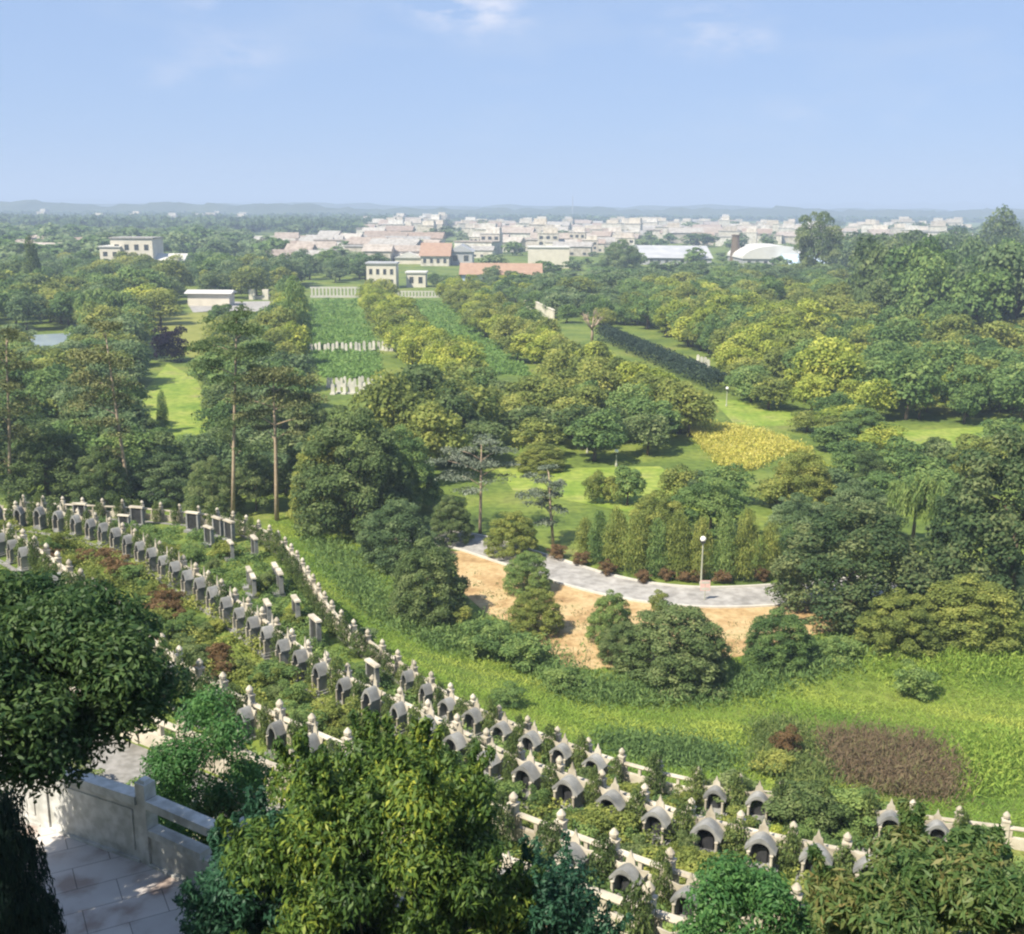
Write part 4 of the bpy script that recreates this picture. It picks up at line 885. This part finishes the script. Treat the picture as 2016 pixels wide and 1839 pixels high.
wood([(1080, 715), (1170, 735), (1345, 845), (1320, 860), (1200, 790)], 5.0, 5.5, 4.2, ['lime', 'olive', 'mid'], 'small yellow-green tree between the avenue and the diagonal hedge', 'small trees between avenue and hedge', 52, 34, name='small_tree')
wood([(1100, 600), (1240, 600), (1290, 640), (1180, 650)], 6, 6.5, 5, ['mid', 'bluish', 'olive'], 'green tree around the bare pinkish tree', 'trees around the bare tree', 53, 26, name='small_tree')
wood([(1780, 790), (2080, 790), (2080, 835), (1790, 835)], 5.5, 6.5, 6.0, ['olive', 'mid'], 'olive tree in the straight front row above the far lawn', 'front row above the far lawn', 54, 20, name='woodland_tree')
wood([(420, 700), (470, 720), (600, 800), (620, 900), (450, 900), (425, 800)], 4.6, 5.5, 5.0, ['mid', 'dark', 'olive'], 'green tree right of the bright lawn behind the pines', 'trees right of the bright lawn', 55, 26, name='small_tree')
wood([(-60, 850), (250, 790), (250, 950), (-60, 960)], 4.8, 6, 5.2, ['mid', 'dark', 'bluish'], 'green tree behind the far terrace left of the leaning pine', 'trees left of the leaning pine', 56, 30, name='small_tree')
wood([(250, 890), (430, 890), (620, 930), (620, 975), (250, 965)], 4.2, 5, 3.6, ['dark', 'mid', 'bluish'], 'dark low tree behind the pine trunks', 'low trees behind the pine trunks', 57, 26, name='small_tree')
wood([(230, 700), (330, 700), (260, 790), (150, 800)], 5.2, 6, 4.5, ['mid', 'bluish', 'olive'], 'soft green tree left of the bright lawn', 'trees left of the bright lawn', 58, 16, name='small_tree')
wood([(1740, 895), (1980, 890), (1940, 960), (1760, 960)], 4.8, 6, 4, ['olive', 'mid', 'dark'], 'olive bushy tree just below the far lawn', 'bushy trees below the far lawn', 59, 16, name='small_tree')
wood([(-60, 590), (170, 590), (330, 610), (330, 640), (160, 650), (-60, 655)], 7, 9, 7, ['mid', 'olive', 'bluish', 'lime'], 'soft green tree in the park above the pond', 'trees above the pond', 65, 46, name='park_tree')
wood([(-60, 690), (50, 700), (140, 710), (250, 690), (290, 740), (200, 790), (-60, 790)], 6, 7, 5, ['mid', 'olive', 'bluish'], 'leafy green tree between the pond and the leaning pine', 'trees between the pond and the leaning pine', 66, 46, name='park_tree')
wood([(400, 540), (600, 540), (600, 575), (400, 580)], 9, 10, 8, ['bluish', 'mid'], 'grey-green tree behind the memorial gate', 'trees behind the memorial gate', 67, 20, name='park_tree')
wood([(590, 530), (720, 535), (720, 556), (600, 560)], 9, 10, 7, ['mid', 'bluish'], 'grey-green tree behind the white balustrade of the field', 'trees behind the field balustrade', 68, 16, name='park_tree')
wood([(960, 560), (1080, 565), (1240, 600), (1120, 640), (1000, 600)], 7, 7, 5, ['mid', 'lime', 'bluish'], 'green tree right of the long tiled hall', 'trees right of the long hall', 69, 40, name='small_tree')
wood([(1040, 532), (1660, 528), (1660, 548), (1040, 560)], 10, 9, 3.6, ['mid', 'bluish', 'dark'], 'grey-green tree just in front of the long sheds', 'trees in front of the long sheds', 70, 60, mass=True)
wood([(1080, 505), (1640, 498), (1640, 530), (1080, 535)], 14, 6, 2.4, ['bluish', 'mid'], 'x', 'x', 71, 60, mass=True)
wood([(840, 560), (1040, 560), (1040, 585), (880, 590)], 7, 5.5, 3.2, ['mid', 'bluish', 'lime'], 'green tree around the long tiled hall', 'trees around the long hall', 72, 30, name='small_tree')
hedge([(1185, 668), (1420, 775)], 4.5, 3.4, 'hedge', 'long dark clipped hedge running diagonally beside the right-hand wood', 9000, 2)
hedge([(1105, 715), (1300, 800)], 5, 2.0, 'mid', 'long green hedge running beside the diagonal dark hedge', 8000, 3)

for k, q in MASS.items():
    mk = {'bluish': 'bluish', 'mid': 'mid', 'dark': 'dark'}[k]
    tag(mesh_obj('distant_trees', np_mesh('distant_trees', np.concatenate([a for a, b in q]), 4, M[mk], np.concatenate([b for a, b in q]))), {'bluish': 'hazy blue-green trees scattered through and around the far town', 'mid': 'hazy mid-green trees scattered through and around the far town', 'dark': 'hazy dark trees scattered through and around the far town'}[k], 'trees', None, 'stuff')
# far wood that reads as one mass: thousands of crowns out to the skyline
def far_wood(seed, n):
    r = np.random.default_rng(seed); y = 1100*np.exp(r.random(n)*2.05); x = (r.random(n)*2-1)*y*.56
    clump = np.sin(x*.006+1)*np.sin(y*.0035+x*.002)+.5*np.sin(x*.017+y*.006)
    keep = clump > np.where(y < 2400, np.where(x < -100, -.5, .1), -.8); town = (y < 2300) & (x > -y*.02-120) & (x < y*.42); keep &= ~(town & (clump < .75))
    x, y = x[keep], y[keep]; m = len(x); s = 6+6*r.random(m); hh = 6+9*r.random(m)
    V = []; T = []
    base = leaf_cloud(lobes_round(77, m=9), 46, .42, 5, aspect=.8); bv, bt = base
    for i in range(m):
        a = r.random()*6.28; ca, sa = math.cos(a), math.sin(a)
        q = np.stack([(bv[:, 0]*ca-bv[:, 1]*sa)*s[i]*1.6+x[i], (bv[:, 0]*sa+bv[:, 1]*ca)*s[i]*1.6+y[i], bv[:, 2]*hh[i]], 1); V.append(q); T.append(bt*.6+r.random()*.4)
    o = mesh_obj('far_wood', np_mesh('far_wood', np.concatenate(V), 4, M['bluish'], np.concatenate(T)))
    tag(o, 'far hazy woodland reaching the skyline behind the town', 'woodland', None, 'stuff')
far_wood(4, 17000)

# ------------------------------------------------------------------ headstones, lamps, sign
def headstone_proto():
    root = empty('headstone'); m_ = MB(); m_.box(-.6, .6, -.5, .5, 0, .22); m_.build('base', M['white'], root)
    m_ = MB(); m_.prism([(x, z+.2) for x, z in arch(.42, 1.05, 1.45)], .05, .3); m_.build('slab', M['white'], root); return root
H0 = headstone_proto(); hu = [False]
def headstones(px, n, where, sc=1.25):
    for i in range(n):
        t = (i+.5)/n; u = px[0][0]+(px[1][0]-px[0][0])*t+rnd.uniform(-2, 2); v = px[0][1]+(px[1][1]-px[0][1])*t+rnd.uniform(-1.4, 1.4)
        o = H0 if not hu[0] else copy_tree(H0); hu[0] = True
        o.location = P(u, v); o.rotation_euler = (0, 0, rnd.uniform(-.5, .1)); o.scale = (sc*.55, sc*.55, sc*rnd.uniform(.75, 1.0)); tag(o, f'white headstone in the row {where}', 'headstone', f'white headstones {where}')
headstones([(608, 694), (775, 690)], 19, 'at the lower end of the crop field')
headstones([(640, 762), (800, 757)], 18, 'above the broad dark trees', 1.0)
headstones([(650, 776), (795, 772)], 14, 'just in front of the row above the broad dark trees', 1.2)
headstones([(1492, 722), (1562, 728)], 7, 'in the right-hand wood, farther of two', 1.4)
headstones([(1498, 738), (1556, 742)], 5, 'in the right-hand wood, nearer of two', 1.4)
headstones([(1370, 712), (1400, 726)], 4, 'beside the diagonal dark hedge', 1.2)
def lamp(u, vb, vt, label):
    b = hit(u, vb); d = depth_of(b); H = (vb-vt)/FD*d*1.04; root = empty('street_lamp', b); tag(root, label, 'lamp')
    m_ = MB(); m_.lathe([(.14, 0), (.14, .25), (.08, .32), (.05, H-.55), (.05, H-.35)], 10); m_.build('pole', M['metal'], root)
    m_ = MB(); m_.lathe([(.08, H-.36), (.2, H-.33), (.2, H-.26), (.1, H-.24)], 12); m_.build('collar', M['black_metal'], root)
    m_ = MB(); m_.lathe([(.10, H-.24), (.2, H-.15), (.23, H-.03), (.19, H+.09), (.08, H+.17), (.01, H+.19)], 14); m_.build('lamp_globe', M['globe'], root, True)
lamp(1380, 1152, 1060, 'street lamp with a white globe standing beside the curving road')
lamp(1156, 892, 840, 'small white lamp post behind the upper lawn, left of two')
lamp(1213, 918, 888, 'short white lamp post at the far edge of the upper lawn')
lamp(1430, 800, 765, 'small white lamp post at the lower end of the diagonal hedge')
def sign(u, vb):
    b = hit(u, vb); root = empty('road_sign', b); tag(root, 'small pink and white sign on a short post at the roadside below the lamp', 'sign')
    m_ = MB(); m_.tube([(0, 0, 0), (0, 0, 1.3)], [.04, .04], 8); m_.build('post', M['metal'], root)
    m_ = MB(); m_.box(-.36, .36, -.03, .0, .75, 1.55); m_.build('board', M['pink_sign'], root)
    m_ = MB(); m_.box(-.30, .30, -.036, -.0302, .81, 1.0); m_.box(-.30, .30, -.036, -.0302, 1.3, 1.49); m_.build('band', M['white'], root)
sign(1387, 1182)

# ------------------------------------------------------------------ buildings
def windows(root, w, hgt, y, cols, rows_, ww, wh, z0, frame=True):
    for i in range(cols):
        for j in range(rows_):
            x = -w/2+(i+.5)*w/cols; z = z0+j*(hgt-z0)/rows_
            f = MB().box(x-ww/2-.1, x+ww/2+.1, y-.05, y+.1, z-.1, z+wh+.1).build('window', M['white_wall'], root)
            MB().box(x-ww/2, x+ww/2, y-.08, y-.052, z, z+wh).build('pane', M['glass'], f)
def building(name, u0, u1, vt, vb, depth, label, wall='white_wall', roof='flat', rmat='pale_roof', yaw=0, wins=(5, 2), cat='building', rise=.28, rw=None):
    b = P((u0+u1)/2, vb); d = depth_of(b); w = (u1-u0)/FD*d
    r = ray((u0+u1)/2, vt); H = CAMZ+r.z*(b.y/r.y)
    root = empty(name, b, yaw); tag(root, label, cat)
    wallh = H if roof == 'flat' else H*(1-rise)
    MB().box(-w/2, w/2, 0, depth, -.5, wallh).build('wall', M[wall], root)
    if roof == 'flat':
        m_ = MB(); m_.box(-w/2-.4, w/2+.4, -.4, depth+.4, wallh, wallh+.5); m_.build('roof', M[rmat], root)
    elif roof == 'gable':                       # ridge along x
        e = .8; m_ = MB(); v = [(-w/2-e, -e, wallh), (w/2+e, -e, wallh), (w/2+e, depth+e, wallh), (-w/2-e, depth+e, wallh), (-w/2-e, depth/2, H), (w/2+e, depth/2, H)]
        m_.add(v, [(0, 3, 2, 1), (0, 1, 5, 4), (2, 3, 4, 5), (1, 2, 5), (3, 0, 4)]); m_.build('roof', M[rmat], root)
    elif roof == 'front':                       # gable end to the front
        e = .7; m_ = MB(); m_.prism([(-w/2-e, wallh), (0, H), (w/2+e, wallh)], -e, depth+e); m_.build('roof', M[rmat], root)
    elif roof == 'vault':
        m_ = MB(); m_.prism([(w/2*1.03*math.cos(math.pi*(1-i/14)), wallh+(H-wallh)*math.sin(math.pi*i/14)) for i in range(15)], -.6, depth+.6); m_.build('roof', M[rmat], root)
    if wins: windows(root, w*.94, wallh, 0, wins[0], wins[1], w/wins[0]*.42, wallh/wins[1]*.45, wallh/wins[1]*.3)
    return root
building('mansion', 222, 304, 470, 545, 14, 'white mansion with a terrace roof among the trees on the left', wins=(4, 3), rmat='town_roof', roof='flat')
building('villa', 200, 240, 487, 545, 12, 'tall white wing left of the white mansion', wins=(2, 3))
building('villa', 305, 362, 500, 545, 10, 'white villa right of the white mansion, half hidden by trees', wins=(3, 2), roof='gable', rmat='pale_roof')
building('hall', 1040, 1120, 488, 528, 14, 'blank bright white block behind the flat wood', wins=None)
building('two_storey_house', 722, 780, 520, 568, 9, 'white two-storey house with grey flat roof above the crop fields', wins=(4, 2), rmat='grey_roof')
building('small_house', 800, 838, 538, 566, 8, 'small white house with a flat roof beside the two-storey house', wins=(2, 1), rmat='pale_roof')
building('long_hall', 908, 1064, 520, 562, 16, 'long hall with a flat orange tiled roof at the head of the avenue', wall='blue_roof', roof='gable', rmat='brick_red', wins=(9, 1), rise=.5)
building('factory', 828, 884, 480, 524, 30, 'orange-red roofed factory hall in the town', wall='cream_wall', roof='gable', rmat='brick_red', wins=(4, 1), rise=.55)
building('factory', 884, 930, 482, 522, 24, 'gable end of the orange-red factory, its shade put into the grey-blue colour', wall='grey_roof', roof='front', rmat='grey_roof', wins=(2, 1), rise=.35)  # grey-blue walls and roof paint the shade on the factory's gable
building('shed', 778, 830, 496, 520, 14, 'white gabled shed in front of the orange-red factory', wall='white_wall', roof='front', rmat='pale_roof', wins=None, rise=.5)
building('warehouse', 1240, 1400, 487, 522, 60, 'long grey warehouse left of the dark chimney', wall='grey_roof', roof='gable', rmat='grey_roof', wins=(10, 1), rise=.6, yaw=-.05)
building('warehouse', 1462, 1600, 484, 526, 40, 'long warehouse with a curved pale roof right of the dark chimney', wall='grey_roof', roof='vault', rmat='pale_roof', wins=(8, 1), rise=.62)
building('warehouse', 1555, 1628, 503, 532, 30, 'low shed with a light blue roof at the end of the warehouses', wall='blue_roof', roof='gable', rmat='blue_roof', wins=None, rise=.6)
building('gatehouse', 370, 452, 572, 602, 6, 'low cream wall-like building on the forecourt left of the crop field', wins=None, wall='white_wall', roof='gable', rmat='pale_roof', rise=.2)
building('pavilion', -30, 40, 574, 598, 10, 'low white pavilion with a grey base at the left edge', wins=(4, 1), rmat='pale_roof')
building('garden_wall', 1125, 1222, 571, 580, 3, 'low broken white wall in the flat wood', wins=None)
def chimney(u, vt, vb, r0, label, mat, name='chimney'):
    b = P(u, vb); d = depth_of(b); r = ray(u, vt); H = CAMZ+r.z*(b.y/r.y); root = empty(name, b); tag(root, label, 'chimney' if name == 'chimney' else 'mast')
    MB().lathe([(r0*1.2, 0), (r0, H*.2), (r0*.75, H*.97)], 12).build('shaft', M[mat], root); MB().lathe([(r0*.95, H*.97), (r0*.95, H)], 12).build('cap', M[mat], root)
chimney(1446, 462, 520, 2.6, 'dark rusty brick chimney between the two warehouses', 'bark')
chimney(1127, 386, 432, 1.1, 'thin grey mast sticking up over the skyline', 'grey_roof', 'mast')
def pillars():
    a, b = P(497, 590), P(550, 590); root = empty('memorial_gate', a); tag(root, 'white memorial gate with three pillars behind the forecourt', 'gate'); d = (b-a); dp = depth_of(a); H = 20/FD*dp
    for t in (0, .5, 1):
        o = MB().box(-.9, .9, -.7, .7, 0, H).build('pillar', M['white_wall'], root); o.location = d*t
    o = MB().box(-.3, d.length+.3, .75, 1.2, 0, H*.35).build('low_wall', M['white_wall'], root); o.rotation_euler = (0, 0, math.atan2(d.y, d.x))
pillars()
def far_fence(u0, u1, vt, vb, n, label):
    a, b = P(u0, vb), P(u1, vb); d = b-a; H = (vb-vt)/FD*depth_of(a); root = empty('white_fence', a, math.atan2(d.y, d.x)); tag(root, label, 'fence'); L_ = d.length
    MB().box(0, L_, -.15, .15, H*.86, H).build('top_rail', M['white'], root); MB().box(0, L_, -.25, .25, 0, H*.2).build('base', M['white'], root)
    for i in range(n): o = MB().box(-.28, .28, -.2, .2, H*.2, H*.86).build('baluster', M['white'], root); o.location = (L_*(i+.5)/n, 0, 0)
far_fence(611, 710, 565, 586, 14, 'tall white balustrade at the far end of the left crop field')
far_fence(775, 880, 573, 586, 16, 'lower white balustrade at the far end of the right crop field')
m_ = MB(); A_, B_ = P(1032, 602), P(1090, 632); d_ = B_-A_
tag(mesh_obj('garden_wall', MB().box(0, d_.length, -.2, .2, 0, 2.6).box(-.1, d_.length+.1, -.3, .3, 2.6, 2.85).mesh('garden_wall', M['white_wall'])), 'white wall running diagonally beside the bare tree', 'wall')
ob = bpy.data.objects['garden_wall.001'] if 'garden_wall.001' in bpy.data.objects else bpy.data.objects['garden_wall']
ob.location = A_; ob.rotation_euler = (0, 0, math.atan2(d_.y, d_.x))

def house_proto(kind, w, dpt, hh):
    root = empty('town_house'); MB().box(-w/2, w/2, 0, dpt, -.3, hh).build('wall', M['cream_wall'], root)
    if kind == 'gable':
        e = .6; m_ = MB(); v = [(-w/2-e, -e, hh), (w/2+e, -e, hh), (w/2+e, dpt+e, hh), (-w/2-e, dpt+e, hh), (-w/2-e, dpt/2, hh+3), (w/2+e, dpt/2, hh+3)]
        m_.add(v, [(0, 3, 2, 1), (0, 1, 5, 4), (2, 3, 4, 5), (1, 2, 5), (3, 0, 4)]); m_.build('roof', M['town_roof'], root)
    elif kind == 'step':
        MB().box(-w/2-.3, w/2+.3, -.3, dpt+.3, hh, hh+.4).box(-w/4, w/2-.5, dpt*.3, dpt-.3, hh+.4, hh+3.2).build('roof', M['cream_wall'], root)
    else: MB().box(-w/2-.4, w/2+.4, -.4, dpt+.4, hh, hh+.5).build('roof', M['town_roof'], root)
    for i in range(3):
        for j in range(max(1, int(hh/3.3))):
            x = -w/2+(i+.5)*w/3; MB().box(x-.9, x+.9, -.06, .02, .9+j*3.1, 2.5+j*3.1).build('window', M['glass'], root)
    return root
HP = [house_proto('gable', 13, 10, 5.5), house_proto('step', 12, 11, 8.5), house_proto('flat', 17, 11, 6.5), house_proto('gable', 20, 11, 6.2), house_proto('step', 10, 10, 10)]
HL = ['tiled house', 'stepped-roof cream house', 'flat-roofed block', 'long tiled house', 'tall cream house']
used = [0]*len(HP)
def town(px, n, spacing, where, seed, kinds=(0, 1, 2, 3, 4), sc=1.0):
    r = random.Random(seed); W_ = [tuple(P(u, v)[:2]) for u, v in px]; pts = []; us = [p[0] for p in px]; vs = [p[1] for p in px]; tr = 0
    while len(pts) < n and tr < 20000:
        tr += 1; u, v = r.uniform(min(us), max(us)), r.uniform(min(vs), max(vs))
        if not inpoly((u, v), px): continue
        p = P(u, v)
        if any((p.x-a)**2+((p.y-b)*.6)**2 < spacing**2 for a, b in pts): continue
        pts.append((p.x, p.y)); k = r.choice(kinds)
        if used[k]: o = copy_tree(HP[k], skip=('window',) if p.y > 800 else ())
        else: o = HP[k]; used[k] = 1; KIDS[HP[k].name] = list(HP[k].children)
        o.location = p; o.rotation_euler = (0, 0, r.gauss(-.1, .16)); s = sc*r.uniform(.85, 1.2); o.scale = (s*r.uniform(.85, 1.3), s, s*r.uniform(.85, 1.15))
        tag(o, f'{HL[k]} {where}', 'house', f'houses {where}')
town([(520, 490), (700, 482), (830, 490), (830, 520), (720, 520), (600, 535), (530, 520)], 60, 12, 'in the nearer left part of the town', 41, (0, 3, 0, 2))
town([(930, 488), (1250, 480), (1250, 500), (1120, 505), (1040, 490), (930, 512)], 34, 13, 'in the middle of the town behind the white block', 42)
town([(700, 446), (870, 440), (870, 474), (720, 474)], 48, 20, 'in the far cream quarter left of the mast', 43, (1, 2, 4, 0), 1.25)
town([(900, 448), (1500, 444), (1560, 470), (1440, 488), (1250, 480), (930, 486)], 150, 17, 'in the wide far quarter of the town', 44, (0, 1, 2, 3, 4), 1.15)
town([(1460, 455), (1640, 455), (1640, 484), (1470, 484)], 34, 16, 'above the curved-roof warehouse', 45, (1, 2, 4, 0), 1.15)
town([(1650, 452), (1900, 452), (1900, 482), (1650, 486)], 46, 17, 'in the strip of town on the right', 46, (1, 2, 0, 4), 1.2)
town([(60, 432), (640, 425), (640, 446), (60, 446)], 14, 90, 'scattered in the hazy woods far left', 47, (2, 1, 0), 1.3)
town([(40, 495), (180, 495), (180, 520), (40, 520)], 5, 22, 'among trees at the far left', 48, (0, 3))
for i, u_ in enumerate(used):
    if not u_:
        for c_ in list(HP[i].children): bpy.data.objects.remove(c_)
        bpy.data.objects.remove(HP[i])

# ------------------------------------------------------------------ foreground bushes
def big_bush(name, loc, rx, ry, rz_, n, leaf, mat, seed, label, cat='shrub', trunk=None, m=40, lr=(.22, .42), aspect=.38, crown_z=None, long_dir=(0, 0, .5), droop=0, flat=.85, off=(0, 0), shoots=2):
    r = random.Random(seed); lob = []; cz = crown_z if crown_z is not None else rz_*.95
    for i in range(m):
        z = 1-1.92*(i+.5)/m; a = i*2.39996+r.uniform(-.4, .4); q = math.sqrt(max(0, 1-z*z)) if (z > 0 or trunk) else 1-.12*z*z; s = r.uniform(*lr); k = r.uniform(.68, 1.06)
        lob.append((off[0]+q*math.cos(a)*rx*k, off[1]+q*math.sin(a)*ry*k, cz+z*rz_*k, s, s, s*flat))
    for i in range(0 if trunk else m*shoots):        # shoots that break the outline
        c0 = lob[r.randrange(m)]; e = Vector((c0[0], c0[1], max(.1, (c0[2]-cz)*1.0+.6))).normalized(); e = (e+Vector((r.uniform(-.4, .4), r.uniform(-.4, .4), r.uniform(.1, .7)))).normalized()
        for kq in range(3): lob.append((c0[0]+e.x*(c0[3]+.10*kq), c0[1]+e.y*(c0[3]+.10*kq), c0[2]+e.z*(c0[5]+.10*kq), .055, .055, .09))
    V, t = leaf_cloud(lob, n, leaf, seed, aspect=aspect, up=.35, rand=.8, shell=.75, cull=.5, long_dir=long_dir, droop=droop, clump=.32)
    root = empty(name, loc); tag(root, label, cat)
    mesh_obj('crown', np_mesh('crown', V, 4, M[mat], t), root)
    m_ = MB(); tr = trunk or .05
    for i in range(8):
        l = lob[(i*5) % m]; b0 = (0, 0, -.1) if trunk else (r.uniform(-.3, .3), r.uniform(-.3, .3), -.1)
        tr = trunk or .02
        m_.tube([b0, (l[0]*.35, l[1]*.35, cz*.55), (l[0]*.9, l[1]*.9, l[2])], [tr, tr*.7, tr*.25], 6)
    m_.build('trunk' if trunk else 'stems', M['bark'], root, True)
    return root
def at_dist(u, v, y):                           # point of the ray at forward distance y
    r = ray(u, v); t = y/r.y; return Vector((r.x*t, y, CAMZ+r.z*t))
def bush_at(u, vt, w, y, base, **kw):
    p = at_dist(u, vt, y); H = p.z-base; d = depth_of(p); return dict(loc=(p.x, y, base), rx=w/FD*d/2*.88, ry=w/FD*d/2*.8, rz_=H*.5, crown_z=H*.5)
big_bush('shrub', **bush_at(750, 1490, 560, 10.0, 18.9), n=130000, leaf=.080, mat='near_yellow', seed=3, label='big glossy yellow-green bush in the middle foreground', m=64, lr=(.28, .46), aspect=.34, long_dir=(0, 0, 1.1))
big_bush('shrub', **bush_at(530, 1600, 330, 10.2, 19.2), n=48000, leaf=.07, mat='near_blue', seed=4, label='blue-green bush growing against the left side of the big yellow-green bush', m=36)
big_bush('shrub', **bush_at(1090, 1740, 240, 10.0, 19.3), n=26000, leaf=.065, mat='near_blue', seed=5, label='dark blue-green bush at the bottom right of the big yellow-green bush', m=28)
big_bush('tree', loc=(-7.3, 10.6, 19.5), off=(1.3, .35), rx=2.15, ry=1.7, rz_=.86, crown_z=3.5, n=100000, leaf=.092, mat='near_dark', seed=6, label='dark spreading tree overhanging the paved walk at the left edge', cat='tree', trunk=.12, m=96, lr=(.36, .55), droop=.3, long_dir=(0, 0, 0), flat=.6)
big_bush('shrub', **bush_at(395, 1350, 290, 15.3, 15.3), n=36000, leaf=.08, mat='near_bright', seed=7, shoots=0, label='bright green shrub behind the parapet, right of the dark overhanging tree', m=44, lr=(.3, .46))
big_bush('shrub', **bush_at(1890, 1645, 660, 8.8, 18.8), n=90000, leaf=.115, mat='near_mixed', seed=8, shoots=1, label='dark long-leaved bush with bronze leaves in the lower right corner', m=46, aspect=.26)
big_bush('shrub', **bush_at(1490, 1690, 340, 10.2, 18.2), n=34000, leaf=.07, mat='near_bright', seed=9, shoots=0, label='fresh green bush left of the bronze-leaved bush in the lower right', m=36)
proto('column0', 'conical_shrub', lobes_cone(31, m=60, pw=.4, ragged=.06), 26000, .045, 'near_black', 131, None, aspect=.4, long_dir=(0, 0, 1.2), clump=.3)
pc = at_dist(8, 1572, 9.3)
plant('column0', (pc.x, pc.y, 19.2), .88, pc.z-19.2, 0, 'black-green columnar shrub in the lower left corner', 'shrub')
big_bush('shrub', **bush_at(440, 1575, 90, 14.6, 18.4), n=3500, leaf=.07, mat='near_mixed', seed=12, label='small dark potted-looking shrub beyond the open bay of the parapet', m=14, lr=(.12, .2))

big_bush('tree', loc=(-7.9, 5.6, 21.5), rx=2.3, ry=2.4, rz_=1.9, crown_z=3.9, n=13000, leaf=.16, mat='near_dark', seed=13, label='tree added outside the picture on the left to shade the near wall and walk', cat='tree', trunk=.15, m=40, lr=(.5, .8))  # unseen tree, added to keep the sun off the near wall and walk

# ------------------------------------------------------------------ air
hz = MB().box(-13800, 13800, -300, 13500, -1.5, 112).build('haze', None); tag(hz, kind='stuff')
m = bpy.data.materials.new('haze'); m.use_nodes = True; N = m.node_tree.nodes; N.clear()
pv = N.new('ShaderNodeVolumePrincipled'); pv.inputs['Color'].default_value = (.62, .76, .98, 1); pv.inputs['Density'].default_value = .0004; pv.inputs['Anisotropy'].default_value = 0.0
ou = N.new('ShaderNodeOutputMaterial'); m.node_tree.links.new(pv.outputs[0], ou.inputs['Volume']); hz.data.materials.append(m)
